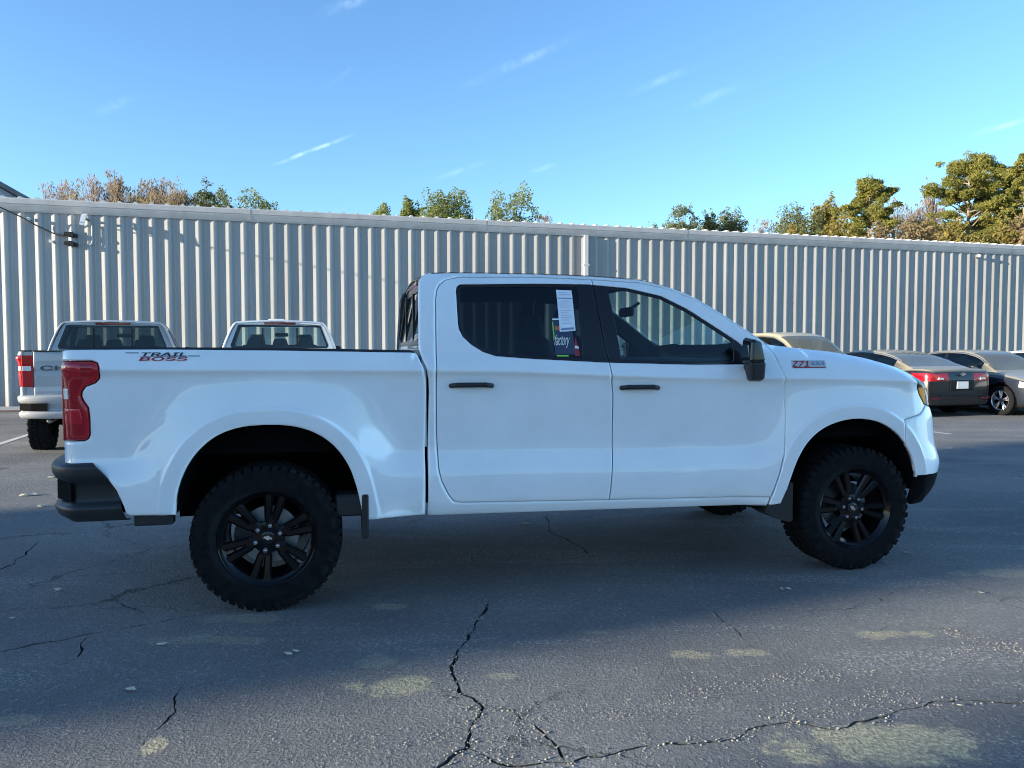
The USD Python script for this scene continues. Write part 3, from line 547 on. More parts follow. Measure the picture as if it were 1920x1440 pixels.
TREES = [
    ('bare_tree', 92, 346, 80, 72, 'budpink', 'bare pinkish spring tree right beside the blue grey gable'), ('bare_tree', 140, 341, 62, 78, 'budpink', 'small airy bare tree, second from the blue grey gable'),
    ('bare_tree', 182, 333, 70, 70, 'budpink', 'bare grey pink tree with a thin dome, third from the gable'), ('bare_tree', 218, 324, 60, 74, 'budpink', 'tallest bare pinkish tree of the left group'),
    ('bare_tree', 242, 340, 64, 66, 'bud', 'tan budding tree before the tallest bare tree of the left group'), ('bare_tree', 280, 330, 74, 70, 'bud', 'golden tan budding tree in the middle of the left group'),
    ('bare_tree', 322, 331, 70, 76, 'budpink', 'pale bare tree right of the golden tan tree in the left group'), ('bare_tree', 338, 344, 80, 66, 'bud', 'brown budding tree in the right half of the left group'),
    ('leafing_tree', 388, 347, 52, 70, 'olive', 'thin olive green tree at the right end of the left group'), ('leafing_tree', 412, 358, 60, 76, 'olive', 'low olive tree sloping off the right end of the left group'),
    ('small_pine', 426, 378, 34, 64, 'darkpine', 'tiny dark evergreen in the dip right of the left tree group'), ('leafing_tree', 480, 358, 84, 70, 'springsparse', 'thin light green tree standing between the left group and open sky'),
    ('bare_tree', 160, 362, 120, 62, 'bud', 'low brown brushy tree along the roof in the left group'), ('bare_tree', 300, 366, 110, 60, 'bud', 'low tan brushy tree along the roof below the golden tree'),
    ('leafing_tree', 722, 390, 62, 66, 'spring', 'low light green tree, leftmost of the three above the truck cab'), ('leafing_tree', 772, 377, 42, 68, 'spring', 'narrow light green tree between two wider ones above the truck bed'),
    ('leafing_tree', 838, 361, 92, 64, 'spring', 'full round light green tree above the truck cab'), ('leafing_tree', 958, 351, 88, 64, 'springsparse', 'loose light green tree standing alone above the truck roof'),
    ('bare_tree', 1018, 404, 40, 80, 'budpink', 'faint bare treetop right of the lone light green tree'),
    ('round_bush', 1220, 421, 36, 70, 'darkpine', 'small dark treetop alone left of the right hand trees'), ('pine_tree', 1284, 388, 68, 90, 'darkpine', 'grey green pine, leftmost of the low pines right of centre'),
    ('pine_tree', 1327, 402, 36, 92, 'darkpine', 'slim pine between the two larger low pines'), ('pine_tree', 1364, 395, 72, 94, 'darkpine', 'open round headed pine, right one of the low pines'),
    ('bare_tree', 1432, 414, 60, 90, 'budpink', 'pale bare tree between the low pines and the tall woods'), ('pine_tree', 1497, 382, 80, 78, 'darkpine', 'dark round pine at the left end of the tall woods'),
    ('leafing_tree', 1545, 378, 58, 80, 'gold', 'yellowish tree between the dark round pine and the pointed pine'), ('pine_tree', 1624, 322, 118, 74, 'pine', 'pointed tall pine left of the pinkish bare trees'),
    ('bare_tree', 1690, 358, 90, 84, 'budpink', 'pinkish bare tree between the two tall pines'), ('bare_tree', 1738, 345, 60, 90, 'budpink', 'thin grey bare tree just left of the biggest pine'),
    ('pine_tree', 1808, 279, 150, 70, 'pine', 'biggest broad pine of the woods at upper right'), ('pine_tree', 1862, 300, 110, 74, 'pine', 'pine behind the right side of the biggest pine'),
    ('pine_tree', 1912, 275, 84, 66, 'pine', 'tall pine cut by the right edge of the picture'), ('pine_tree', 1955, 300, 110, 72, 'pine', 'pine just outside the right edge beyond the tall one'),
    ('low_bush', 1478, 425, 90, 62, 'goldbush', 'yellow brush at the foot of the dark round pine'), ('low_bush', 1555, 412, 110, 62, 'goldbush', 'golden brush below the yellowish tree'), ('low_bush', 1640, 424, 110, 60, 'bush', 'brown brush under the pointed tall pine'),
    ('low_bush', 1715, 416, 120, 62, 'bush', 'tan brush below the pinkish bare tree'), ('low_bush', 1790, 418, 110, 60, 'goldbush', 'olive gold brush under the biggest pine'), ('low_bush', 1865, 405, 120, 62, 'goldbush', 'golden brush between the two pines at far right'), ('low_bush', 1925, 410, 90, 60, 'bush', 'brown brush at the right edge above the roof')]
for i, (nm, px, top, wpx, dist, kind, lab) in enumerate(TREES): tree(nm, px, top, wpx, dist, kind, lab, group='brush at the foot of the woods' if nm == 'low_bush' else 'trees beyond the metal building', seed=i)

def woods(name, pts, label):
    g = np.random.default_rng(77); n = 46000; k = g.integers(0, len(pts), n); P_ = np.array(pts)[k]; d = unit(g, n) * (g.uniform(0, 1, (n, 1)) ** .45)
    p = np.c_[P_[:, 0] + d[:, 0] * P_[:, 2] * .42, P_[:, 1] + d[:, 1] * P_[:, 2] * .35, P_[:, 2] * .52 + d[:, 2] * P_[:, 2] * .48]
    a = unit(g, n); b = np.cross(a, unit(g, n)); b /= np.linalg.norm(b, axis=1, keepdims=True); put(name, quads(p, a * .45, b * .28), 'dark_pine_leaf', smooth=False, label=label, cat='woods', kind='stuff')
g = np.random.default_rng(31)
woods('far_woods', [(x_ + g.normal(0, 1.5), -72 + g.normal(0, 4), g.uniform(4.5, 8)) for x_ in np.arange(-52, 110, 4.5)], 'row of woods across the lot behind the viewer')

# ------------------------------------------------------------------ the pickup truck (x forward from the rear axle, w outward from the middle, z up)
WB, RT = 3.745, .411
Zs = Pchip([-1.4, -.8, 1.3, 2.1, 2.6, 3.3, 4.1, 4.6], [1.372, 1.366, 1.345, 1.312, 1.295, 1.285, 1.262, 1.20])
_k = np.array([(.46, .945), (.50, .962), (.56, .982), (.62, .988), (.70, .986), (.82, .9615), (.86, .952), (.90, .950), (.98, .952), (1.10, .959), (1.22, .9635), (1.262, .966), (1.285, .9715), (1.298, .979), (1.312, .989), (1.32, .9905)])
low = Pchip((_k[:, 0] - .46) / .86, _k[:, 1])
upp = Pchip([0, .015, .04, .07, .11, .3], [.990, .986, .977, .966, .950, .87])
gh = Pchip([1.36, 1.40, 1.46, 1.55, 1.70, 1.85, 1.91, 1.95, 2.0], [.967, .957, .94, .912, .855, .785, .745, .70, .63])
_s = np.array([(3.0, 1.520), (3.192, 1.499), (3.402, 1.476), (3.644, 1.454), (3.891, 1.412), (4.145, 1.345), (4.25, 1.309), (4.339, 1.272), (4.40, 1.240), (4.6, 1.11)]); Ztop = Pchip(_s[:, 0], _s[:, 1])
_f = np.array([(.40, 5.06), (.42, 5.10), (.50, 5.205), (.61, 5.240), (.70, 5.262), (.786, 5.250), (.90, 5.235), (.99, 5.222), (1.085, 5.185), (1.16, 5.168), (1.25, 5.135), (1.35, 5.06), (1.5, 4.9)]); Sil = Pchip(_f[:, 0], _f[:, 1])
NR = .32                                                           # plan radius of the front corners
def Xc(Z): return Sil(np.clip(Z, .40, 1.5)) - (.449 * NR + .870)
def chaikin(p, n=2):
    p = np.asarray(p, float)
    for _ in range(n): p = np.vstack([p[:1], np.stack([.75 * p[:-1] + .25 * p[1:], .25 * p[:-1] + .75 * p[1:]], 1).reshape(-1, 2), p[-1:]])
    return p
ARCH_R = Polygon(chaikin([(-.475, .30), (-.472, .60), (-.460, .71), (-.418, .825), (-.351, .924), (-.254, 1.005), (-.13, 1.047), (.01, 1.055), (.151, 1.046), (.279, 1.001), (.38, .922), (.452, .812), (.489, .702), (.508, .62), (.53, .50), (.53, .30)]))
ARCH_F = Polygon(chaikin([(3.21, .30), (3.215, .55), (3.249, .640), (3.297, .766), (3.372, .880), (3.487, .966), (3.643, 1.012), (3.783, 1.015), (3.925, .984), (4.049, .905), (4.135, .796), (4.178, .68), (4.192, .60), (4.192, .30)]))
shapely.prepare(ARCH_R); shapely.prepare(ARCH_F)
def wbody(X, Z):
    X, Z = np.atleast_1d(np.asarray(X, float)), np.atleast_1d(np.asarray(Z, float))
    zs = Zs(np.clip(X, -1.4, 4.6)); t = Z - zs
    w = np.where(t < 0, low(np.clip((Z - .46) / (zs - .46), -.2, 1)), upp(np.clip(t, 0, .3)))
    cabz = (Z > 1.36) & (X > .82) & (X < 3.4); k = np.clip((Z - 1.38) / .06, 0, 1); w = np.where(cabz, w * (1 - k) + gh(np.clip(Z, 1.36, 2.0)) * k, w)
    # door scoop ahead of the front handle
    sc = np.exp(-((X - 2.75) / .30) ** 2) * np.exp(-((Z - 1.315) / .045) ** 2); w = w - .014 * sc
    # fender top rolling over into the bonnet
    s = Ztop(np.clip(X, 3.0, 4.6)) - Z; wf = np.clip((X - 3.05) / .15, 0, 1) * np.clip((4.5 - X) / .2, 0, 1)
    w = w - wf * .085 * np.clip(1 - s / .085, 0, 1.0) ** 2
    P = shapely.points(np.c_[X, Z])
    d = np.minimum(shapely.distance(ARCH_R, P), shapely.distance(ARCH_F, P)); d = np.where(Z < .60, np.maximum(d, 0), d)
    u = np.clip((d - .095) / .26, 0, 1); blist = (1 - u) ** 2 * (1 + u) * .82
    st = np.clip((d - .082) / .020, 0, 1); st = st * st * (3 - 2 * st); kk = (1 - st) * 1.0 + st * blist
    w = w + np.maximum(1.010 - w, 0) * kk
    rr_ = .075; c = -1.04 + rr_; dx = np.clip(c - X, 0, rr_); w = w - (rr_ - np.sqrt(np.maximum(rr_ ** 2 - dx ** 2, 0)))
    R = NR; xc = Xc(Z); dx = np.clip(X - xc, 0, R * .97); w = w - (R - np.sqrt(R * R - dx * dx))
    return w
LIPS = [A.buffer(q).exterior for A in (ARCH_R, ARCH_F) for q in (.040, .070, .082, .087, .092, .097, .103, .115, .135)]
_cx = np.linspace(-1.1, 4.5, 120)
CREASE = [LineString(np.c_[_cx, Zs(_cx) + q]) for q in (-.045, -.034, -.024, -.016, -.010, -.004, .001, .006, .013)] + [LineString([(-1.1, q), (4.5, q)]) for q in (.815, .835, .850, .860, .872, .885)]
bed_poly = Polygon([(-1.038, 1.462), (-.99, 1.468), (-.538, 1.471), (.011, 1.466), (.805, 1.452), (.834, 1.449), (.846, 1.438), (.878, 1.363), (.894, 1.290), (.896, 1.22), (.892, 1.10), (.887, .868), (.885, .500), (.56, .497), (.52, .497), (-.45, .573), (-.70, .576), (-.722, .585), (-.735, .63), (-.770, .716), (-.817, .780), (-.872, .808), (-.94, .818), (-1.038, .822)])
lamp_poly = Polygon([(-1.038, 1.408), (-.880, 1.408), (-.851, 1.397), (-.842, 1.372), (-.846, 1.318), (-.866, 1.294), (-.915, 1.275), (-.934, 1.248), (-.938, 1.222), (-.928, 1.196), (-.906, 1.160), (-.902, 1.10), (-.903, 1.016), (-.911, .995), (-.930, .984), (-1.038, .982)]).buffer(.006).buffer(-.006)
bed_side = bed_poly.difference(ARCH_R).difference(lamp_poly.buffer(.004))
cab_out = Polygon([(.902, .494), (.904, .85), (.909, 1.10), (.913, 1.22), (.910, 1.295), (.895, 1.365), (.866, 1.438), (.856, 1.475), (.858, 1.56), (.868, 1.80), (.874, 1.872), (.892, 1.911), (.927, 1.933), (1.10, 1.943), (1.602, 1.946), (1.989, 1.939), (2.308, 1.920), (2.514, 1.869), (2.65, 1.814), (2.816, 1.713), (2.983, 1.599), (3.138, 1.497), (3.165, 1.44), (3.225, 1.281), (3.238, 1.039), (3.21, .80), (3.13, .60), (3.092, .460), (1.941, .478)])
split = [(1.978, 1.93), (1.984, 1.721), (2.001, 1.52), (2.021, 1.389), (2.046, 1.193), (2.048, .83), (2.025, .599), (2.000, .40)]
doors_out = Polygon([(1.055, .578), (1.022, .622), (.984, .70), (.969, .765), (.958, 1.0), (.957, 1.331), (.964, 1.60), (.973, 1.775), (.982, 1.825), (1.002, 1.862), (1.040, 1.892), (1.121, 1.912), (1.596, 1.923), (1.972, 1.914), (2.30, 1.898), (2.475, 1.862), (2.646, 1.796), (2.812, 1.696), (2.979, 1.582), (3.130, 1.475), (3.158, 1.425), (3.210, 1.281), (3.223, 1.039), (3.200, .796), (3.16, .66), (3.109, .520), (2.0, .546), (1.10, .570)])
rear_half = Polygon([(.5, .3), *split[::-1], (1.978, 2.1), (.5, 2.1)]); front_half = Polygon([(3.6, .3), *split[::-1], (1.978, 2.1), (3.6, 2.1)])
dlo = Polygon([(1.094, 1.63), (1.096, 1.826), (1.103, 1.852), (1.123, 1.867), (1.587, 1.880), (1.936, 1.883), (2.20, 1.863), (2.427, 1.814), (2.595, 1.728), (2.760, 1.618), (2.90, 1.525), (2.963, 1.470), (2.972, 1.40), (2.955, 1.374), (2.574, 1.374), (2.008, 1.389), (1.541, 1.413), (1.313, 1.430), (1.235, 1.455), (1.165, 1.500), (1.119, 1.545), (1.098, 1.59)])
G = .0035
rear_door = doors_out.intersection(rear_half.buffer(-G)).difference(dlo); front_door = doors_out.intersection(front_half.buffer(-G)).difference(dlo)
cab_frame = cab_out.difference(doors_out.buffer(G))
rear_glass = dlo.buffer(-.020, join_style=2).intersection(Polygon([(1.0, 1.2), (1.846, 1.2), (1.853, 1.416), (1.880, 2.0), (1.0, 2.0)])).buffer(-.012).buffer(.012)
front_glass = dlo.buffer(-.020, join_style=2).intersection(Polygon([(2.095, 1.2), (2.105, 1.389), (2.060, 2.0), (3.2, 2.0), (2.87, 1.56), (2.862, 1.2)])).buffer(-.010).buffer(.010)
trim = dlo.buffer(-.001).difference(rear_glass).difference(front_glass)
trim_r, trim_f = trim.intersection(rear_half.buffer(-.003)), trim.intersection(front_half.buffer(-.003))
zz = np.linspace(1.262, .60, 16)
front_edge = [(float(Xc(q)) + .8 * NR, float(q)) for q in zz]
fender = Polygon([(3.135, 1.505), (3.192, 1.499), (3.402, 1.476), (3.644, 1.454), (3.891, 1.412), (4.145, 1.345), (4.25, 1.309), (4.32, 1.280), (4.345, 1.266), *front_edge, (4.19, .60), (4.1, .50), (3.3, .50), (3.18, .470), (3.102, .462), (3.115, .505), (3.17, .655), (3.208, .795), (3.231, 1.039), (3.218, 1.282), (3.166, 1.428), (3.138, 1.478)]).buffer(0)
mark_poly = Polygon([(4.205, 1.285), (4.30, 1.275), (4.45, 1.262), (4.70, 1.08), (4.45, 1.070), (4.365, 1.080), (4.305, 1.098), (4.250, 1.165)])
bumper_cut = Polygon([(4.10, 1.000), (4.245, 1.030), (4.345, 1.100), (4.75, 1.100), (4.75, .40), (4.10, .40)])
fen = fender.difference(ARCH_F).difference(mark_poly.buffer(.003))
fender_main, bumper_skin = fen.difference(bumper_cut.buffer(.002)), fen.intersection(bumper_cut.buffer(-.002))
mark = mark_poly.intersection(Polygon([(3.8, 1.30), *[(float(Xc(q)) + .8 * NR, float(q)) for q in np.linspace(1.30, 1.0, 8)], (3.8, 1.0)]))
amber = mark.intersection(Polygon([(4.19, 1.215), (4.318, 1.215), (4.350, 1.07), (4.19, 1.07)])).buffer(-.004)
lamp_edge = mark.intersection(Polygon([(4.324, 1.235), (4.6, 1.235), (4.6, 1.07), (4.356, 1.07)])).buffer(-.004)
air_dam = Polygon([(4.194, .628), *[(float(Xc(q)) + .8 * NR, float(q)) for q in np.linspace(.628, .43, 6)], (4.19, .425), (4.155, .427), (4.14, .47)]).buffer(0)
C_ = {}
def cached(key, fn):
    if key not in C_: C_[key] = fn()
    return C_[key]
def rail_pt(s):
    """the roof rail and windscreen pillar line, by x"""
    return float(np.interp(s, RX, RZ))
RX = [.93, 1.10, 1.602, 1.989, 2.308, 2.514, 2.65, 2.816, 2.983, 3.154, 3.30]; RZ = [1.933, 1.943, 1.946, 1.939, 1.920, 1.869, 1.814, 1.713, 1.599, 1.488, 1.40]
RXp = Pchip(RX, RZ)
def text_on(text, x0, x1, z0, z1, slant=0.0, wf=wbody, off=.0015, bold=True):
    m = meshkit.text_mesh(text, 1.0, .001, bold); v = np.array(m.vertices); b0, b1 = v.min(0), v.max(0)
    a = (v[:, 0] - b0[0]) / (b1[0] - b0[0]); c = (v[:, 1] - b0[1]) / (b1[1] - b0[1])
    X = x0 + (x1 - x0) * a + slant * (c - .5) * (z1 - z0); Z = z0 + (z1 - z0) * c
    return X, Z, (wf(X, Z) + off + (v[:, 2] > .0005) * .002), np.array(m.faces)
def on_side(t, side):
    X, Z, w, f = t
    return tm(np.c_[X, side * w, Z], f[:, ::-1] if side < 0 else f)

def tyre_mesh():
    pr = [(.256, -.105), (.264, -.125), (.280, -.135), (.310, -.142), (.345, -.143), (.378, -.136), (.394, -.124), (.398, -.10), (.399, -.05), (.399, .05), (.398, .10), (.394, .124), (.378, .136), (.345, .143), (.310, .142), (.280, .135), (.264, .125), (.256, .105)]
    ms = [revolve(pr, n=72)]; n = 50
    for k in range(n):
        for row, (y0, y1, r0, r1, ph, wd) in enumerate([(-.141, -.082, .362, .411, 0, .62), (.082, .141, .362, .411, .5, .62), (-.074, -.012, .392, .4105, .35, .66), (.012, .074, .392, .4105, .85, .66)]):
            a0 = (k + ph) / n * 2 * np.pi; h = wd * np.pi / n; y0_, y1_ = (y0 + (.010 if k % 2 else 0), y1) if row == 0 else (y0, y1 - (.010 if k % 2 else 0)) if row == 1 else (y0, y1)
            pts = []
            sk = .35 * h * (1 if row in (1, 2) else -1)
            for y, s in ((y0_, -1), (y1_, 1)):
                out = (row == 0 and s < 0) or (row == 1 and s > 0)
                for a in (a0 - h + s * sk, a0 + h + s * sk):
                    for r in ((r0 - (.015 if out else 0), r1 - (.016 if out else 0))):
                        yy = y * (1.015 if out and r == r0 - .015 else 1.0)
                        pts.append((r * math.cos(a), yy, r * math.sin(a)))
                    if out: pts.append((r1 * math.cos(a), y * .90, r1 * math.sin(a)))
            ms.append(hull(pts))
    # raised sidewall bars and lettering band
    for k in range(36):
        a = (k + .5) / 36 * 2 * np.pi
        for s in (-1, 1):
            ms.append(hull([(r * math.cos(a + e), s * y, r * math.sin(a + e)) for r, y in ((.335, .141), (.360, .139), (.335, .1455), (.360, .1435)) for e in (-.028, .028)]))
    return cat(ms)
def rim_mesh():
    o = [revolve([(.266, -.118), (.271, -.127), (.265, -.133), (.258, -.126), (.250, -.113), (.236, -.10), (.224, -.04), (.222, .10), (.252, .118), (.266, .118)], n=72)]
    o.append(revolve([(.0, -.082), (.058, -.084), (.088, -.078), (.094, -.066), (.094, -.02), (.0, -.02)], n=36))
    for k in range(6):
        c = k * np.pi / 3 + np.pi / 6
        def bar(stations):
            pts = []
            for r, off, hw, ytop in stations:
                q = c + off / r; t = np.array([-math.sin(q), math.cos(q)]); p = np.array([math.cos(q), math.sin(q)]) * r
                for e, y in ((hw, ytop + .012), (-hw, ytop + .012), (hw * .55, ytop), (-hw * .55, ytop), (hw * .8, ytop + .045), (-hw * .8, ytop + .045)):
                    w = p + t * e; pts.append((w[0], y, w[1]))
            return hull(pts)
        o.append(bar([(.060, 0, .030, -.084), (.125, 0, .036, -.088)]))
        for s in (-1, 1): o.append(bar([(.105, s * .019, .020, -.089), (.178, s * .030, .021, -.099), (.246, s * .038, .027, -.108)]))
    return cat(o)
def lug(k, r=.0705):
    a = k * np.pi / 3 + np.pi / 6; x, z_ = r * math.cos(a), r * math.sin(a)
    return cat(cyl((x, -.080, z_), (x, -.104, z_), .0115, 6), balls([(x, -.104, z_, .0095)], 8))
def cap_mesh():
    return revolve([(.0, -.099), (.026, -.099), (.036, -.095), (.039, -.085), (.039, -.078)], n=28)
bow = Polygon([(-.024, -.006), (-.009, -.006), (-.007, -.012), (.007, -.012), (.009, -.006), (.024, -.006), (.020, .006), (.009, .006), (.007, .012), (-.007, .012), (-.009, .006), (-.020, .006)])
def wheel(parent, X, side, turn=0.0, spin=0.0, face=1.003, rimmat='wheel_black', full=True):
    """side -1: right flank (outer face towards y-)"""
    p = numbered(parent, 'wheel'); x = UsdGeom.Xform.Define(stage, p); x.AddTranslateOp().Set((X, side * (face - .143), RT))
    x.AddRotateZOp().Set((0 if side < 0 else 180) + turn); x.AddRotateYOp().Set(spin)
    put('tyre', cached('tyre', tyre_mesh), 'rubber', p, smooth=30); put('rim', cached('rim', rim_mesh), rimmat, p, smooth=30)
    if full:
        for k in range(6): put('lug_nut', lug(k), 'chrome', p, smooth=30)
        put('centre_cap', cap_mesh(), 'gloss_black', p, smooth=30); put('cap_emblem', prism(bow, -.1005, -.099), 'chrome', p, smooth=False)
        put('brake_disc', revolve([(.07, -.005), (.165, -.005), (.165, .012), (.07, .012)], n=40), 'steel', p, smooth=30)
        put('brake_caliper', hull([(r * math.cos(a), y, r * math.sin(a)) for r in (.115, .190) for a in np.linspace(2.5, 3.5, 6) for y in (-.03, .045)]), 'satin_black', p, smooth=30)

def build_pickup(name, loc, yaw, paint_m, bumper_m, label, group=None, hero=True, scale=None, letters=None, roof_lamp=False, back_glass='rear_cab_glass'):
    T = thing(name, loc, yaw, scale=scale, label=label, cat='pickup truck', group=group)
    for side in (-1, 1):
        P = lambda nm, key, poly, m, wf=wbody, off=0.0, r=.006, fl=.02, par=T, res=.022: put(nm, near_far(cached(key, lambda: sheet(poly, wf, r, fl, res, off, LIPS + CREASE if key in ('bed', 'fender', 'bskin') else CREASE if key in ('rdoor', 'fdoor', 'cab') else ())), side), m, par, smooth=True)
        P('bed_side', 'bed', bed_side, paint_m, r=.010)
        P('cab_frame', 'cab', cab_frame, paint_m, r=.014)
        dr = P('rear_door', 'rdoor', rear_door, paint_m); df = P('front_door', 'fdoor', front_door, paint_m)
        P('front_fender', 'fender', fender_main, paint_m)
        P('bumper_cover', 'bskin', bumper_skin, paint_m, off=.002)
        P('air_dam', 'dam', air_dam, 'void_black', off=.006, r=.010)
        P('window_trim', 'trimr', trim_r, 'gloss_black', off=-.004, r=.003, par=dr); P('window_trim', 'trimf', trim_f, 'gloss_black', off=-.004, r=.003, par=df)
        P('window_glass', 'rglass', rear_glass, 'privacy_glass', off=-.009, r=0, fl=0, par=dr); P('window_glass', 'fglass', front_glass, 'front_glass', off=-.009, r=0, fl=0, par=df)
        tl = P('tail_light', 'tl', lamp_poly.buffer(-.002), 'red_lens', off=.004, r=.016)
        P('upper_lens', 'tlu', Polygon([(-1.032, 1.392), (-.93, 1.392), (-.93, 1.325), (-1.032, 1.325)]).buffer(-.008).buffer(.008), 'bright_red_lens', off=.0055, r=.003, fl=.002, par=tl)
        P('lower_lens', 'tll', Polygon([(-1.030, 1.155), (-.945, 1.155), (-.935, 1.10), (-.935, 1.075), (-1.030, 1.075)]), 'bright_red_lens', off=.0055, r=.003, fl=.002, par=tl)
        P('reverse_lens', 'tlr', Polygon([(-1.034, 1.262), (-1.000, 1.262), (-1.000, 1.205), (-1.034, 1.205)]).buffer(-.004).buffer(.004), 'clear_lens', off=.007, r=.004, fl=.004, par=tl)
        hl = P('headlight', 'mk', mark, 'dark_lamp', off=-.002, r=.004)
        P('side_marker', 'amb', amber, 'amber_lens', off=.0005, r=.004, fl=.004, par=hl)
        P('lamp_edge', 'lmpe', lamp_edge, 'clear_lens', off=.0005, r=.004, fl=.004, par=hl)
        # door handles: a bar on two feet
        for d, x0, x1, zh in ((dr, 1.027, 1.293, 1.262), (df, 2.084, 2.347, 1.238)):
            w0 = float(wbody((x0 + x1) / 2, zh)[0])
            pts = [(x0 + .012, w0 + .008, zh - .004, .014), (x0 + .05, w0 + .030, zh, .015), (x1 - .05, w0 + .030, zh, .015), (x1 - .012, w0 + .008, zh - .006, .015)]
            m = chain([(a, side * b, c, r) for a, b, c, r in pts], 12); put('door_handle', m, 'satin_black', d, smooth=40)
            put('handle_cup', near_far(sheet(Polygon([(x0 + .08, zh - .035), (x1 - .08, zh - .035), (x1 - .05, zh + .008), (x1 - .09, zh + .038), (x0 + .09, zh + .038), (x0 + .05, zh + .008)]).buffer(.012), lambda a, b: wbody(a, b) + .0012, .001, .0, .03), side), paint_m, d, smooth=True)
        # mirror: tall two part head on an arm
        mw = [(2.900, 1.03, 1.405), (2.900, 1.115, 1.408), (2.908, 1.108, 1.510), (2.905, 1.035, 1.522), (2.965, 1.05, 1.408), (2.965, 1.105, 1.410), (2.945, 1.10, 1.500), (2.945, 1.05, 1.512)]
        mr = put('wing_mirror', balls([(a, side * b, c, .024) for a, b, c in mw], 14), 'gloss_black', T, smooth=40)
        lw = [(2.905, 1.045, 1.375), (2.905, 1.105, 1.378), (2.920, 1.06, 1.292), (2.918, 1.10, 1.298), (2.972, 1.06, 1.375), (2.972, 1.105, 1.378), (2.978, 1.06, 1.290), (2.972, 1.095, 1.300)]
        put('lower_housing', balls([(a, side * b, c, .022) for a, b, c in lw], 14), 'satin_black', mr, smooth=40)
        put('arm', balls([(2.95, side * .95, 1.355, .022), (2.93, side * 1.08, 1.36, .026), (2.98, side * .95, 1.39, .020)], 10), 'satin_black', mr, smooth=40)
        put('mirror_glass', hull([(2.873 + e * 1.5, side * b, c) for b, c in ((1.035, 1.42), (1.110, 1.422), (1.104, 1.498), (1.035, 1.506)) for e in (0, .003)]), 'mirror_glass', mr, smooth=False)
        # wheel houses, mud flaps, lower pieces
        for key, A in (('ar', ARCH_R), ('af', ARCH_F)):
            def liner(A=A):
                c = dens(A.exterior, .04); c = c[c[:, 1] > (.575 if A is ARCH_R else .50)]; c = c[np.argsort(-np.arctan2(c[:, 1] - .40, c[:, 0] - A.centroid.x))]
                w0 = wbody(c[:, 0], c[:, 1]); P_ = np.stack([np.c_[c[:, 0], w0 - .012, c[:, 1]], np.c_[c[:, 0], np.full(len(c), .42), c[:, 1]]], 1)
                g_ = grid(P_); v = np.array(g_.vertices); f = np.array(g_.faces)
                back = sheet(A.intersection(sbox(-2, .55, 6, 2)), lambda a, b: .42 + .42 * np.clip((b - .825) / .05, 0, 1), 0, 0, .04); return np.vstack([v, back[0]]), np.vstack([f, back[1] + len(v)])
            put('wheel_house', near_far(cached(key, liner), side), 'void_black', T, smooth=False)
        put('rear_mud_flap', cat(bx(.37, .555, side * .90 - .08, side * .90 + .07, .515, .640, .012), bx(.520, .558, side * .88 - .14, side * .88 + .14, .392, .645, .008)), 'satin_black', T, smooth=False)
        sp = Polygon([(3.095, .468), (3.175, .478), (3.215, .56), (3.250, .612), (3.262, .60), (3.262, .36), (3.235, .352), (3.14, .38), (3.06, .425)])
        put('front_mud_flap', prism(sp, *sorted((side * .80, side * 1.012))), 'satin_black', T, smooth=False)
        put('lower_valance', bx(-.69, -.492, *sorted((side * .90, side * .975)), .514, .573, .006), 'satin_black', T, smooth=False)
        put('bed_rail_cap', hull([(x_, side * w_, float(np.interp(x_, [-1, .011, .805], [1.470, 1.468, 1.453])) + dz) for x_ in (-.98, .02, .815) for w_, dz in ((.80, 0), (.945, 0), (.935, .013), (.81, .013))]), 'satin_black', T, smooth=False)
        if hero:
            bs = '%s/bed_side%s' % (T, '' if side < 0 else '_001')
            sx = 1 if side < 0 else -1
            def word(*a, **k):
                t = text_on(*a, **k)
                if side > 0: X = a[1] + a[2] - t[0]; t = (X, t[1], t[2], t[3][:, ::-1])
                return on_side(t, side)
            put('lettering', word('TRAIL', -.640, -.402, 1.4335, 1.4545, slant=.5), 'decal_black', bs, smooth=False); put('lettering', word('BOSS', -.640, -.402, 1.409, 1.4305, slant=.5), 'decal_red', bs, smooth=False)
            put('decal_stroke', near_far(sheet(unary_union([sbox(-.715, 1.4495, -.650, 1.4555), sbox(-.398, 1.4325, -.340, 1.4385), sbox(-.640, 1.4305, -.41, 1.4335)]), lambda a, b: wbody(a, b) + .0022, 0, .002, .03), side), 'decal_grey', bs, smooth=False)
            ff = '%s/front_fender%s' % (T, '' if side < 0 else '_001')
            put('badge_plate', near_far(sheet(sbox(3.270, 1.3475, 3.522, 1.4005).buffer(-.004).buffer(.004), lambda a, b: wbody(a, b) + .0015, .001, .002, .03), side), 'decal_silver', ff, smooth=False)
            put('lettering', word('Z71', 3.277, 3.400, 1.358, 1.396, slant=.4, off=.003), 'decal_red', ff, smooth=False)
            put('lettering', word('4X4', 3.410, 3.515, 1.368, 1.394, slant=.3, off=.003), 'decal_grey', ff, smooth=False)
            put('badge_bar', near_far(sheet(sbox(3.278, 1.350, 3.515, 1.3565), lambda a, b: wbody(a, b) + .003, 0, .002, .03), side), 'decal_red', ff, smooth=False)
    # across the truck: roof, screens, bonnet, nose, tailgate, bed
    ws = np.linspace(-1, 1, 21); S = np.linspace(0, 1, 26); F_ = 2.36
    def edge(x_): z_ = float(RXp(x_)); return z_, float(gh(z_))
    Rf = np.zeros((26, 21, 3))
    for i, s in enumerate(S):
        xe = .905 + s * (F_ - .905); z_, w_ = edge(max(xe, .93)); z_ -= .022 * (1 - min(1, s / .03)); Rf[i] = np.c_[xe + s * .14 * (1 - ws ** 2), ws * (w_ - .006), z_ + .004 + .034 * (1 - ws ** 2)]
    put('roof', grid(Rf), paint_m, T, smooth=True); Rh = Rf.copy(); Rh[:, :, 2] -= .035; Rh[:, :, 1] *= .97; put('headliner', grid(Rh), 'headliner', T, smooth=True)
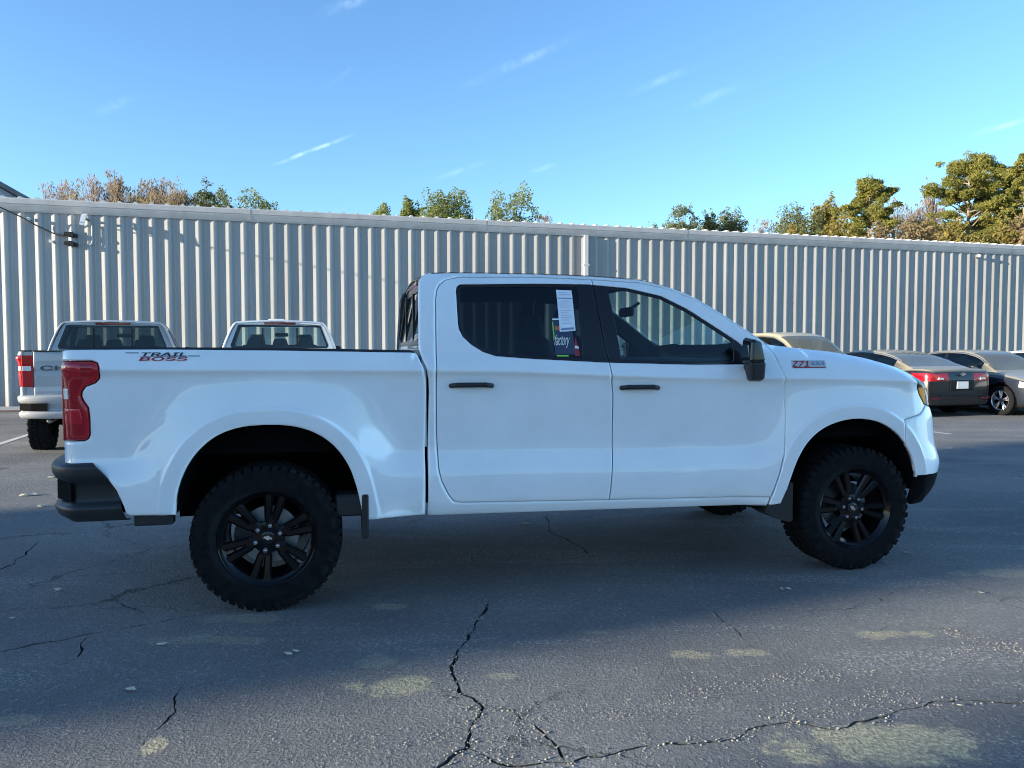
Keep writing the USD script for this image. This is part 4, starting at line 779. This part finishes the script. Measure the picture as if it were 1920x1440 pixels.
    Wsn = np.zeros((20, 21, 3))
    for i, s in enumerate(np.linspace(0, 1, 20)):
        xe = F_ + .004 + s * (3.25 - F_); z_, w_ = edge(xe); Wsn[i] = np.c_[xe + (.14 + .05 * s) * (1 - ws ** 2), ws * (w_ - .02), z_ + .002 + .034 * (1 - s) * (1 - ws ** 2)]
    put('windshield', grid(Wsn), 'windshield_glass', T, smooth=True)
    def xback(a, b): return np.full(len(a), -.872) - .045 * np.clip((b - 1.5) / .4, 0, 1) + .012 * (np.abs(a) / .9) ** 4 * 0
    backp = Polygon([(.70, 1.935), (.765, 1.872), (.842, 1.70), (.908, 1.518), (.935, 1.33), (.938, .9), (-.938, .9), (-.935, 1.33), (-.908, 1.518), (-.842, 1.70), (-.765, 1.872), (-.70, 1.935)])
    backg = Polygon([(.665, 1.875), (.785, 1.545), (.775, 1.505), (-.775, 1.505), (-.785, 1.545), (-.665, 1.875)]).buffer(-.03).buffer(.03)
    def rearwards(vf): v, f = vf; return tm(np.c_[-v[:, 1], -v[:, 0], v[:, 2]], f)
    cb = put('cab_back', rearwards(cached('cabback', lambda: sheet(backp.difference(backg), xback, .006, .02, .04))), paint_m, T, smooth=True)
    put('rear_window', rearwards(cached('backg', lambda: sheet(backg.buffer(-.002), lambda a, b: xback(a, b) - .006, 0, 0, .05))), back_glass, cb, smooth=True)
    put('window_seal', rearwards(cached('backs', lambda: sheet(backg.buffer(.012).difference(backg.buffer(-.022)), lambda a, b: xback(a, b) + .002, .002, .004, .04))), 'gloss_black', cb, smooth=True)
    for yd in (-.28, .28): put('slider_bar', bx(.878, .895, yd - .012, yd + .012, 1.51, 1.84), 'gloss_black', cb, smooth=False)
    put('high_brake_light', bx(.902, .935, -.26, .26, 1.895, 1.930, .006), 'dark_red_lens', cb, smooth=False)
    xs = np.linspace(3.10, 4.56, 40); Hd = np.zeros((40, 21, 3))
    for i, x_ in enumerate(xs):
        z_ = float(Ztop(min(x_, 4.34))) - .002; w_ = float(wbody(min(x_, 4.45), z_)[0]) if x_ < 4.40 else .70
        cut = .20 * ((xs[i] - 3.10) / 1.46) ** 6
        Hd[i] = np.c_[np.full(21, x_) - cut * np.abs(ws) ** 3, ws * (w_ - .002), z_ - .003 + .022 * (1 - ws ** 4) * min(1, (x_ - 3.05) / .3) + .010 * np.exp(-((np.abs(ws) - .55) / .12) ** 2) - (.06 * max(0, (x_ - 4.40) / .16) ** 2)]
    put('hood', grid(Hd)if True else None, paint_m, T, smooth=True)
    zz_ = np.linspace(1.24, .60, 24); Nf = np.zeros((24, 21, 3))
    for i, z_ in enumerate(zz_):
        x_ = float(Xc(z_)) + .8 * NR; w_ = float(wbody(x_, z_)[0]); Nf[i] = np.c_[x_ - .012 + .11 * (1 - ws ** 2), -ws * (w_ + .004), np.full(21, z_)]
    nf = put('front_fascia', grid(Nf), paint_m, T, smooth=True)
    zg = np.linspace(1.17, .92, 8); wg_ = np.linspace(-.8, .8, 17); Gf = np.zeros((8, 17, 3))
    for i, z_ in enumerate(zg):
        x_ = float(Xc(z_)) + .8 * NR; w_ = float(wbody(x_, z_)[0]); Gf[i] = np.c_[x_ + .004 + .11 * (1 - wg_ ** 2), -wg_ * w_, np.full(17, z_)]
    put('grille', grid(Gf), 'gloss_black', nf, smooth=True)
    for q in (1, 3, 5, 7): put('grille_bar', chain([(p_[0] + .004, p_[1], p_[2], .012) for p_ in Gf[q][1:-1:2]], 6), 'satin_black', nf, smooth=40)
    put('skid_plate', hull([(4.36 + e, y_, z_) for e, z_ in ((0, .43), (.10, .52), (0, .60)) for y_ in (-.62, .62)]), 'satin_black', nf, smooth=False)
    # tail
    def xtail(a, b): return np.full(len(a), 1.045) + .012 * np.clip(1 - np.abs(b - 1.32) / .10, 0, 1) ** .5 - .010 * np.clip(1 - np.abs(b - 1.20) / .05, 0, 1) + .008 * np.clip(1 - np.abs(b - .90) / .06, 0, 1) ** .5
    tg = put('tailgate', rearwards(cached('tgate', lambda: sheet(Polygon([(-.775, .86), (.775, .86), (.775, 1.462), (-.775, 1.462)]), xtail, .010, .05, .03))), paint_m, T, smooth=True)
    put('tailgate_cap', bx(-1.055, -.99, -.775, .775, 1.464, 1.478, .004), 'satin_black', tg, smooth=False)
    if letters:
        m = meshkit.text_mesh(letters, 1.0, .001, True); v = np.array(m.vertices); b0, b1 = v.min(0), v.max(0)
        y_ = .69 - 1.38 * (v[:, 0] - b0[0]) / (b1[0] - b0[0]); z_ = 1.205 + .066 * (v[:, 1] - b0[1]) / (b1[1] - b0[1])
        put('tailgate_lettering', tm(np.c_[-1.0575 - (v[:, 2] > .0005) * .003, y_, z_], m.faces), 'letter_grey', tg, smooth=False)
    put('tailgate_handle', bx(-1.052, -1.046, -.11, .11, 1.39, 1.435, .002), 'gloss_black', tg, smooth=False)
    for s in (-1, 1):
        a0, a1 = sorted((s * .780, s * .912))
        for zl, zh in ((.822, .978), (1.412, 1.462)): put('tail_corner', hull([(x_, y_, z_) for x_ in (-1.038, -1.0) for y_ in (a0, a1) for z_ in (zl, zh)]), paint_m, T, smooth=False)
        tb = put('tail_lamp_rear', bx(-1.046, -1.0, a0, a1 - 0 * s, .982, 1.408, .006), 'red_lens', T, smooth=False)
        put('reverse_lamp', bx(-1.050, -1.04, a0 + .02, a1 - .01, 1.20, 1.265, .003), 'clear_lens', tb, smooth=False)
    # rear bumper with cut corners and a step
    half = chaikin([(-.72, .985), (-.90, .99), (-1.02, .985), (-1.10, .90), (-1.155, .78), (-1.19, .60), (-1.20, .3), (-1.205, 0)], 3)
    lay = [(.530, .16, -.735), (.534, .10, -.732), (.545, .05, -.730), (.572, .022, -.735), (.612, .010, -.745), (.632, .018, -.752), (.645, .040, -.755), (.665, .052, -.760), (.735, .048, -.79), (.758, .034, -.80), (.775, .012, -.81), (.800, .003, -.825), (.835, .0, -.855), (.850, .006, -.87), (.862, .022, -.885), (.869, .050, -.90), (.871, .12, -.92)]
    rows = []
    for z_, g_, xf in lay:
        h_ = np.array(half); h_[:, 0] = np.where(h_[:, 0] < -.98, h_[:, 0] + g_ * np.clip((-.98 - h_[:, 0]) / .1, 0, 1), h_[:, 0]); h_[:, 0] = np.minimum(h_[:, 0], xf); h_[:, 1] = np.maximum(h_[:, 1] - g_ * np.clip(h_[:, 1] / .5, 0, 1), 0)
        full_ = np.vstack([h_, (h_ * [1, -1])[::-1][1:]]); rows.append(np.c_[full_, np.full(len(full_), z_)])
    rb = put('rear_bumper', grid(np.array(rows)), bumper_m, T, smooth=50)
    for s in (-1, 1): put('corner_step', hull([(x_, s * y_, z_) for x_, y_ in ((-1.0, .955), (-1.115, .80), (-1.165, .60), (-1.0, .62)) for z_ in (.655, .755)]), 'void_black', rb, smooth=False)
    put('number_plate', bx(-1.212, -1.200, -.15, .15, .66, .81, .002), 'plate_white', rb, smooth=False)
    put('bed_floor', cat(bx(-1.0, .84, -.80, .80, .95, .98), bx(-1.0, .84, -.82, -.80, .95, 1.46), bx(-1.0, .84, .80, .82, .95, 1.46), bx(.83, .85, -.80, .80, .98, 1.44)), 'satin_black', T, smooth=False)
    # running gear seen under the sills
    put('underbody', cat(bx(.55, 3.2, -.90, .90, .56, .60), bx(-1.0, .86, -.40, .40, .66, .88), bx(-1.0, -.55, -.78, .78, .66, .88), bx(.58, .86, -.78, .78, .60, .88), bx(.845, .862, -.90, .90, .52, 1.40), bx(-1.02, 4.4, -.50, -.40, .50, .64), bx(-1.02, 4.4, .40, .50, .50, .64), bx(3.3, 4.4, -.40, .40, .50, .75), bx(1.0, 2.5, .05, .38, .38, .56), bx(1.4, 2.3, -.18, .05, .36, .56)), 'void_black', T, smooth=False)
    put('rear_axle', cat(cyl((0, -.80, RT), (0, .80, RT), .055, 14), balls([(0, .0, RT, .16)], 12), bx(-.55, .55, -.50, -.44, .46, .50), bx(-.55, .55, .44, .50, .46, .50)), 'void_black', T, smooth=40)
    put('front_axle', cat(cyl((WB, -.80, RT), (WB, .80, RT), .05, 14), bx(WB - .2, WB + .2, -.5, .5, .40, .52)), 'void_black', T, smooth=40)
    put('exhaust_pipe', chain([(3.0, .2, .44, .04), (1.0, .3, .46, .04), (-.2, .62, .52, .04), (-.9, .62, .5, .04)], 10), 'steel', T, smooth=40)
    for X, sp, tn in ((0, 11, 0), (WB, 38, 0)):
        wheel(T, X, -1, tn, sp, full=hero); wheel(T, X, 1, tn, sp + 17, full=hero)
    # cab inside
    inner = cab_out.buffer(-.012).difference(dlo.buffer(-.01))
    for s in (-1, 1): put('inner_panel', near_far(cached('inner', lambda: sheet(inner.intersection(sbox(.8, .6, 3.2, 1.93)), lambda a, b: np.minimum(gh(np.clip(b, 1.36, 1.95)) - .045, .90), 0, 0, .06)), s), 'interior_black', T, smooth=True)
    put('cab_floor', bx(.95, 3.15, -.88, .88, .605, .64), 'interior_black', T, smooth=False); put('fire_wall', bx(3.12, 3.15, -.88, .88, .64, 1.36), 'interior_black', T, smooth=False)
    put('dashboard', hull([(x_, y_, z_) for y_ in (-.84, .84) for x_, z_ in ((2.72, 1.20), (2.70, 1.33), (2.80, 1.405), (3.10, 1.405), (3.12, 1.0), (2.85, 1.0))]), 'interior_black', T, smooth=30)
    for yc in (-.42, .42):
        st = put('front_seat', cat(balls([(2.12, yc - .2, 1.0, .08), (2.12, yc + .2, 1.0, .08), (2.55, yc - .2, 1.04, .08), (2.55, yc + .2, 1.04, .08)], 10), balls([(2.05, yc - .18, 1.05, .085), (2.05, yc + .18, 1.05, .085), (1.92, yc - .16, 1.50, .065), (1.92, yc + .16, 1.50, .065)], 12)), 'seat_leather', T, smooth=40)
        put('headrest', cat(balls([(1.90, yc - .09, 1.60, .055), (1.90, yc + .09, 1.60, .055), (1.885, yc - .08, 1.70, .045), (1.885, yc + .08, 1.70, .045)], 12), cyl((1.90, yc - .06, 1.48), (1.90, yc - .06, 1.6), .008, 8), cyl((1.90, yc + .06, 1.48), (1.90, yc + .06, 1.6), .008, 8)), 'seat_leather', st, smooth=40)
    put('rear_seat', cat(balls([(1.15, -.62, 1.0, .08), (1.15, .62, 1.0, .08), (1.58, -.62, 1.02, .08), (1.58, .62, 1.02, .08)], 10), balls([(1.12, -.62, 1.05, .08), (1.12, .62, 1.05, .08), (1.00, -.58, 1.50, .05), (1.00, .58, 1.50, .05)], 10)), 'seat_cloth', T, smooth=40)
    for yc in (-.42, 0, .42): put('rear_headrest', balls([(1.00, yc - .08, 1.55, .05), (1.00, yc + .08, 1.55, .05), (1.0, yc - .07, 1.62, .04), (1.0, yc + .07, 1.62, .04)], 10), 'seat_cloth', T, smooth=40)
    a = np.linspace(0, 2 * np.pi, 25); c0 = np.array([2.52, .42, 1.28]); e1, e2 = np.array([0, 1, 0.]), np.array([-.42, 0, .907])
    put('steering_wheel', cat(chain([(*(c0 + .19 * (math.cos(q) * e1 + math.sin(q) * e2)), .016) for q in a], 8), balls([(*c0, .06)], 10), cyl(c0, c0 + [.3, 0, -.12], .03), chain([(*(c0 - .17 * e1), .015), (*(c0 + .17 * e1), .015)], 8)), 'interior_black', T, smooth=40)
    put('rear_view_mirror', cat(balls([(2.50, -.10, 1.735, .022), (2.50, .10, 1.735, .022), (2.50, -.10, 1.765, .02), (2.50, .10, 1.765, .02)], 10), cyl((2.51, 0, 1.76), (2.60, 0, 1.82), .012, 8)), 'interior_black', T, smooth=40)
    if hero:
        wg = lambda a, b: wbody(a, b) - .004
        rd = T + '/rear_door'
        sk = put('window_sticker', near_far(sheet(Polygon([(1.729, 1.843), (1.830, 1.841), (1.823, 1.585), (1.722, 1.578)]), wg, .0008, .001, .03), -1), 'paper', rd, smooth=True)
        put('sticker_band', near_far(sheet(Polygon([(1.732, 1.793), (1.826, 1.791), (1.826, 1.785), (1.732, 1.787)]), lambda a, b: wg(a, b) + .0012, 0, .001, .03), -1), 'decal_grey', sk, smooth=False)
        rows = [sbox(1.740, z_, 1.740 + g_, z_ + .0035) for z_, g_ in [(1.825, .06), (1.812, .075), (1.77, .07), (1.757, .05), (1.744, .072), (1.731, .06), (1.71, .07), (1.697, .045), (1.68, .068), (1.667, .07), (1.65, .05), (1.63, .066)]]
        put('sticker_print', near_far(sheet(unary_union(rows), lambda a, b: wg(a, b) + .0010, 0, .001, .03), -1), 'decal_silver', sk, smooth=False)
        put('sticker_foot', near_far(sheet(Polygon([(1.732, 1.600), (1.814, 1.607), (1.814, 1.594), (1.730, 1.588)]), lambda a, b: wg(a, b) + .0012, 0, .001, .03), -1), 'decal_grey', sk, smooth=False)
        wq = lambda a, b: wbody(a, b) - .0078
        S2 = lambda nm, poly, m, off=0.0: put(nm, near_far(sheet(poly, lambda a, b: wq(a, b) + off, 0, .0005, .03), -1), m, cd, smooth=False)
        cd = put('notice_sticker', near_far(sheet(Polygon([(1.682, 1.665), (1.740, 1.672), (1.800, 1.672), (1.812, 1.44), (1.682, 1.44)]), wq, 0, .0005, .03), -1), 'decal_navy', rd, smooth=False)
        S2('green_edge', Polygon([(1.679, 1.64), (1.686, 1.64), (1.686, 1.54), (1.679, 1.52)]), 'decal_green', .001); S2('pale_edge', Polygon([(1.682, 1.66), (1.80, 1.662), (1.80, 1.653), (1.682, 1.651)]), 'decal_white', .001)
        S2('green_foot', Polygon([(1.69, 1.437), (1.765, 1.436), (1.765, 1.427), (1.692, 1.428)]), 'decal_green', .001); S2('orange_print', unary_union([sbox(1.694 + .016 * q, 1.588, 1.694 + .016 * q + .012, 1.614) for q in range(6)]), 'decal_orange', .001)
        put('lettering', on_side(text_on('factory', 1.683, 1.776, 1.480, 1.560, slant=.25, wf=wq, off=.0008, bold=False), -1), 'decal_white', cd, smooth=False)
        S2('red_mark', Polygon([(1.806, 1.43), (1.838, 1.432), (1.830, 1.49), (1.818, 1.545), (1.808, 1.49)]), 'decal_red', .001); S2('pale_mark', Polygon([(1.808, 1.478), (1.836, 1.476), (1.832, 1.490), (1.812, 1.494)]), 'decal_white', .002)
    if roof_lamp:
        put('roof_beacon', cat(balls([(1.5, .18, 1.985, .03), (1.5, -.05, 1.985, .03), (1.62, .18, 1.985, .03), (1.62, -.05, 1.985, .03)], 10)), 'plain_white_paint', T, smooth=40)
    return T

build_pickup('pickup_truck', (-1.583, 5.184, 0), math.radians(12.57), 'white_paint', 'satin_black', 'large white crew cab pickup truck with black wheels filling the middle of the lot')

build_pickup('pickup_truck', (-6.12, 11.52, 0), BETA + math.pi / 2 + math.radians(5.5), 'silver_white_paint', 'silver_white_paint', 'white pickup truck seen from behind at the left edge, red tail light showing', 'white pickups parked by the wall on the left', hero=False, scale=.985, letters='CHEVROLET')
build_pickup('pickup_truck', (-6.11 + 2.49 * WD[0], 11.50 + 2.49 * WD[1], 0), BETA + math.pi / 2, 'plain_white_paint', 'silver_white_paint', 'white pickup cab with a roof beacon seen over the bed of the big truck', 'white pickups parked by the wall on the left', hero=False, scale=1.0, roof_lamp=True, back_glass='windshield_glass')

# ------------------------------------------------------------------ parked cars on the right
def car(name, loc, yaw, prof, paint_m, glass_m, rim_m, label, category, group=None, plate=True):
    L, Wd = prof['L'], prof['W']; top, roofp, wid = Pchip(*zip(*prof['top'])), Pchip(*zip(*prof['roof'])), Pchip(*zip(*prof['wid']))
    T = thing(name, (*loc, 0), yaw, label=label, cat=category, group=group)
    x0, x1 = prof['wheels']; rw = prof.get('rw', .335)
    cap = np.linspace(.0, 1, 12)[:-1]
    st = [(0.0, k) for k in cap] + [(x, 1.0) for x in np.linspace(0.0, L, 130)] + [(L, k) for k in cap[::-1]]
    v = np.array([(0, 0, 0), (.07, .88, .004), (.13, .955, .10), (.25, .992, .30), (.45, 1.0, .55), (.65, .985, .82), (.76, .955, .94), (.84, .90, .985), (.92, .60, 1.005), (1.0, 0, 1.02)])
    vv = np.linspace(0, 1, 40); fw, fz = Pchip(v[:, 0], v[:, 1])(vv), Pchip(v[:, 0], v[:, 2])(vv)
    G_ = np.zeros((len(st), 79, 3))
    for i, (x, k) in enumerate(st):
        w, zt = float(wid(x)), float(top(x)); z0 = .19 + .10 * max(0, (x - L + .6) / .6) + .08 * max(0, (.5 - x) / .5); zc = .55 * (zt + z0)
        yy = fw * w; z_ = z0 + fz * (zt - z0); bul = .055 * (1 - k ** 2); xx = x - bul if x < L / 2 else x + bul
        yy = yy * k; z_ = zc + (z_ - zc) * k
        full = np.vstack([np.c_[yy, z_], np.c_[-yy, z_][::-1][1:]]); G_[i] = np.c_[np.full(79, xx), full]
    m = grid(G_); V = np.array(m.vertices); F = np.array(m.faces); c = V[F].mean(1)
    # outward facing
    nrm = np.cross(V[F[:, 1]] - V[F[:, 0]], V[F[:, 2]] - V[F[:, 0]]); 
    if (nrm[:, 2] * (c[:, 2] - .6)).sum() < 0: F = F[:, ::-1]
    arch = ((np.hypot(c[:, 0] - x0, c[:, 2] - rw) < rw + .055) | (np.hypot(c[:, 0] - x1, c[:, 2] - rw) < rw + .055)) & (np.abs(c[:, 1]) > .55 * Wd / 2)
    zt0 = float(top(.02)); zf = float(top(L - .3))
    tl = (c[:, 0] < .42) & (np.abs(c[:, 1]) > prof['tl'][2]) & (c[:, 2] > prof['tl'][0]) & (c[:, 2] < prof['tl'][1]) & ~arch
    hl = (c[:, 0] > L - .62) & (np.abs(c[:, 1]) > .42) & (c[:, 2] > prof['hl'][0] + .10 * (L - .1 - c[:, 0])) & (c[:, 2] < prof['hl'][1] + .16 * (L - .1 - c[:, 0])) & ~arch
    gr = (c[:, 0] > L - .10) & (np.abs(c[:, 1]) < .52) & (c[:, 2] > .34) & (c[:, 2] < prof['hl'][1] - .02)
    sk = (c[:, 2] < .30) & ~arch | ((c[:, 0] < .05) & (c[:, 2] < .36) & (np.abs(c[:, 1]) < .70))
    body = ~(arch | tl | hl | gr | sk)
    pick = lambda k: tm(V, F[k])
    def clean(mm): mm = mm.copy(); mm.remove_unreferenced_vertices(); return mm
    b = put('body', clean(pick(body)), paint_m, T, smooth=True)
    for s, nm in ((1, 'tail_light'), (1, 'tail_light')):
        pass
    for s in (1, -1):
        if (tl & (c[:, 1] * s > 0)).any(): 
            put('tail_light', clean(pick(tl & (c[:, 1] * s > 0))), 'red_lens', T, smooth=True)
        if (hl & (c[:, 1] * s > 0)).any(): put('headlight', clean(pick(hl & (c[:, 1] * s > 0))), 'clear_lens', T, smooth=True)
    put('grille', clean(pick(gr)), 'gloss_black', T, smooth=True); put('lower_trim', clean(pick(sk)), 'satin_black', T, smooth=True)
    # greenhouse
    gx0, gx1 = prof['roof'][0][0], prof['roof'][-1][0]; xs = np.linspace(gx0, gx1, 110); N = 45
    q = np.array([(0, 1.0, 0), (.30, .90, .42), (.52, .79, .80), (.62, .72, .925), (.70, .62, .978), (.80, .42, 1.0), (1.0, 0, 1.012)]); tt = np.linspace(0, 1, N); gw, gz = Pchip(q[:, 0], q[:, 1])(tt), Pchip(q[:, 0], q[:, 2])(tt)
    H_ = np.zeros((110, 2 * N - 1, 3)); info = np.zeros((110, 2 * N - 1, 2))
    for i, x in enumerate(xs):
        w = float(wid(x)) * .915; zb = float(top(x)) - .015; zr = max(float(roofp(x)), zb + .004); h_ = zr - zb; sq = min(1, h_ / .35)
        yy = w * (1 - (1 - gw) * (.25 + .75 * sq)); z_ = zb + gz * h_; full = np.vstack([np.c_[yy, z_], np.c_[-yy, z_][::-1][1:]]); full[N - 1, 0] = 0
        yy[-8:] = np.linspace(yy[-8], 0, 8)
        full = np.vstack([np.c_[yy, z_], np.c_[-yy, z_][::-1][1:]]); H_[i] = np.c_[np.full(2 * N - 1, x), full]; info[i, :, 0] = np.r_[tt, tt[::-1][1:]]; info[i, :, 1] = h_
    m = grid(H_); V2 = np.array(m.vertices); F2 = np.array(m.faces); inf = info.reshape(-1, 2)[F2].mean(1); c2 = V2[F2].mean(1)
    n2 = np.cross(V2[F2[:, 1]] - V2[F2[:, 0]], V2[F2[:, 2]] - V2[F2[:, 0]])
    if (n2[:, 2]).sum() < 0: F2 = F2[:, ::-1]
    wx = prof['side']; rg, wsx = prof['rearglass'], prof['screen']
    side = (inf[:, 0] > .07) & (inf[:, 0] < .56) & (c2[:, 0] > wx[0]) & (c2[:, 0] < wx[1]) & (inf[:, 1] > .13) & (np.abs(c2[:, 0] - wx[2]) > .035)
    pill = (inf[:, 0] > .07) & (inf[:, 0] < .56) & (np.abs(c2[:, 0] - wx[2]) <= .035)
    rgm = (c2[:, 0] > rg[0]) & (c2[:, 0] < rg[1]) & (inf[:, 0] > .66 - .10 * (inf[:, 1] < .2)) & ~side
    wsm = (c2[:, 0] > wsx[0]) & (c2[:, 0] < wsx[1]) & (inf[:, 0] > .66 - .10 * (inf[:, 1] < .2)) & ~side
    rest = ~(side | rgm | wsm | pill)
    pk = lambda k: clean(tm(V2, F2[k]))
    put('roof', pk(rest), paint_m, T, smooth=True); put('rear_window', pk(rgm), glass_m, T, smooth=True); put('windshield', pk(wsm), glass_m, T, smooth=True)
    for s in (1, -1):
        put('side_window', pk(side & (c2[:, 1] * s > 0)), 'car_glass', T, smooth=True); put('door_pillar', pk(pill & (c2[:, 1] * s > 0)), 'gloss_black', T, smooth=True)
        # bright strip along the window line
        pts = []
        for x in np.linspace(wx[0] - .12, wx[1] + .08, 26):
            i = int(np.clip(np.interp(x, xs, np.arange(110)), 0, 109)); j = int(.60 * (N - 1)) if prof.get('toptrim') else int(.05 * N); p_ = H_[i, j]; pts.append((p_[0], s * (p_[1] + .004), p_[2], .011))
        put('window_strip', chain(pts, 6), 'chrome', T, smooth=40)
        mx = wx[1] + .02; zb = float(top(mx)); put('wing_mirror', balls([(mx, s * (Wd / 2 + .02), zb + .05, .05), (mx - .03, s * (Wd / 2 + .12), zb + .07, .06), (mx - .02, s * (Wd / 2 + .10), zb + .03, .05)], 10), paint_m, T, smooth=40)
        for xw in (x0, x1):
            p = numbered(T, 'wheel'); xf = UsdGeom.Xform.Define(stage, p); xf.AddTranslateOp().Set((xw, s * (Wd / 2 - .125), rw)); xf.AddRotateZOp().Set(0 if s < 0 else 180); k = rw
            put('tyre', revolve([(k - .12, -.10), (k - .07, -.115), (k - .02, -.108), (k, -.085), (k, .085), (k - .02, .108), (k - .12, .10)], n=40), 'rubber', p, smooth=40)
            ri = [revolve([(k - .105, -.095), (k - .115, -.105), (k - .13, -.09), (k - .14, .06)], n=40), revolve([(0, -.082), (.06, -.082), (.065, -.06), (0, -.05)], n=20)]
            for a in range(5):
                for e in (-.16, .16):
                    th = a * 2 * np.pi / 5 + .3; P0 = np.array([.05 * math.cos(th), .05 * math.sin(th)]); P1 = np.array([(k - .12) * math.cos(th + e), (k - .12) * math.sin(th + e)])
                    ri.append(chain([(P0[0], -.072, P0[1], .022), (P1[0], -.085, P1[1], .018)], 6))
            put('rim', cat(ri), rim_m, p, smooth=40); put('wheel_hollow', revolve([(0, -.02), (k - .13, -.02), (k - .13, .0), (0, .0)], n=24), 'void_black', p, smooth=False)
            put('wheel_house', hull([(xw + (rw + .07) * math.cos(a), s * y_, rw + (rw + .07) * math.sin(a)) for a in np.linspace(0, np.pi, 14) for y_ in (.45, .56)]), 'void_black', T, smooth=False)
    put('underbody', bx(.25, L - .25, -Wd / 2 + .12, Wd / 2 - .12, .20, .45), 'void_black', T, smooth=False)
    put('seats', cat(*[balls([(xq, yq - .18, .62, .1), (xq, yq + .18, .62, .1), (xq - .28, yq - .16, prof['H'] - .50, .08), (xq - .28, yq + .16, prof['H'] - .50, .08), (xq - .30, yq, prof['H'] - .36, .09)], 8) for xq in (x0 + .55, x1 - 1.35) for yq in (-.38, .38)]), 'seat_cloth', T, smooth=40)
    put('cabin_floor', bx(gx0 + .3, gx1 - .1, -Wd / 2 + .15, Wd / 2 - .15, .46, .60), 'interior_black', T, smooth=False)
    if plate:
        z_ = prof['plate']; put('plate_recess', bx(-.070, -.04, -.32, .32, z_ - .11, z_ + .11, .01), 'gloss_black', T, smooth=False)
        put('number_plate', bx(-.078, -.0705, -.155, .155, z_ - .078, z_ + .078, .002), 'plate_white', T, smooth=False)
        put('rear_emblem', tm(np.c_[-.083 - .0 * bow_v[:, 0], bow_v[:, 1] * 3.2, prof['plate'] + .235 + bow_v[:, 2] * 3.2], bow_f), 'chrome', T, smooth=False)
        put('bumper_strip', bx(-.075, -.05, -.55, .55, .475, .50, .004), 'gloss_black', T, smooth=False)
        for s in (1, -1):
            put('reflector', bx(-.045, -.03, *sorted((s * .55, s * .78)), .40, .43, .003), 'dark_red_lens', T, smooth=False)
            put('reverse_lamp', hull([(-.066 + .05 * e, s * y_, z_) for e in (0, .6) for y_, z_ in ((.50, prof['tl'][0] + .03), (.64, prof['tl'][0] + .035), (.62, prof['tl'][0] + .075), (.50, prof['tl'][0] + .065))]), 'clear_lens', T, smooth=False)
    return T
_b = prism(bow, 0, .004); bow_v = np.array(_b.vertices)[:, [1, 0, 2]]; bow_f = np.array(_b.faces)
SEDAN = dict(L=4.92, W=1.86, H=1.46, wheels=(1.05, 3.88), top=[(0, .98), (.06, 1.035), (.35, 1.055), (.8, 1.04), (1.4, 1.00), (2.4, .965), (3.4, .955), (3.7, .94), (4.3, .84), (4.7, .72), (4.92, .60)],
             roof=[(.48, 1.052), (.80, 1.165), (1.30, 1.345), (1.75, 1.435), (2.2, 1.462), (2.6, 1.45), (2.95, 1.37), (3.35, 1.155), (3.72, .945)], wid=[(0, .80), (.12, .86), (.5, .915), (1.2, .93), (3.4, .93), (4.2, .90), (4.6, .83), (4.92, .66)],
             tl=(.79, .955, .34), hl=(.60, .70), side=(1.05, 3.28, 2.18), rearglass=(.60, 1.52), screen=(2.86, 3.62), plate=.70, toptrim=True)
SUV = dict(L=4.85, W=1.92, H=1.88, wheels=(1.0, 3.80), rw=.37, top=[(0, 1.10), (.1, 1.16), (.4, 1.18), (2.4, 1.16), (3.5, 1.15), (3.8, 1.13), (4.4, 1.03), (4.7, .92), (4.85, .80)],
           roof=[(.02, 1.16), (.25, 1.62), (.55, 1.82), (1.2, 1.875), (2.0, 1.88), (2.5, 1.85), (2.85, 1.74), (3.3, 1.44), (3.66, 1.14)], wid=[(0, .84), (.15, .92), (.6, .955), (3.6, .955), (4.3, .92), (4.65, .84), (4.85, .70)],
           tl=(.95, 1.12, .45), hl=(.78, .90), side=(.75, 3.20, 2.05), rearglass=(.06, .50), screen=(2.74, 3.60), plate=.80, toptrim=False)
BACK, OUT = BETA + math.pi / 2, BETA - math.pi / 2
car('sedan', (9.73, 16.55), BACK, SEDAN, 'black_paint', 'dusty_glass', 'wheel_silver', 'black sedan parked nose to the wall, its red tail lights and white plate facing us', 'car', 'cars parked by the wall on the right')
car('sedan', (10.72, 21.0), OUT, dict(SEDAN, hl=(.60, .69)), 'dark_blue_paint', 'dusty_glass', 'wheel_silver', 'dark blue sedan facing out at the right edge beside the black sedan', 'car', 'cars parked by the wall on the right', plate=False)
car('sport_utility', (6.05, 20.5), OUT, SUV, 'charcoal_paint', 'dusty_glass', 'wheel_silver', 'tall dusty dark car showing only roof and windshield above the big truck hood', 'car', 'cars parked by the wall on the right', plate=False)
car('sedan', tuple(np.array([10.72, 21.0]) + WD * 2.35), OUT, dict(SEDAN, hl=(.60, .69)), 'plain_white_paint', 'car_glass', 'wheel_silver', 'white car of which only the roof corner shows at the right edge', 'car', 'cars parked by the wall on the right', plate=False)
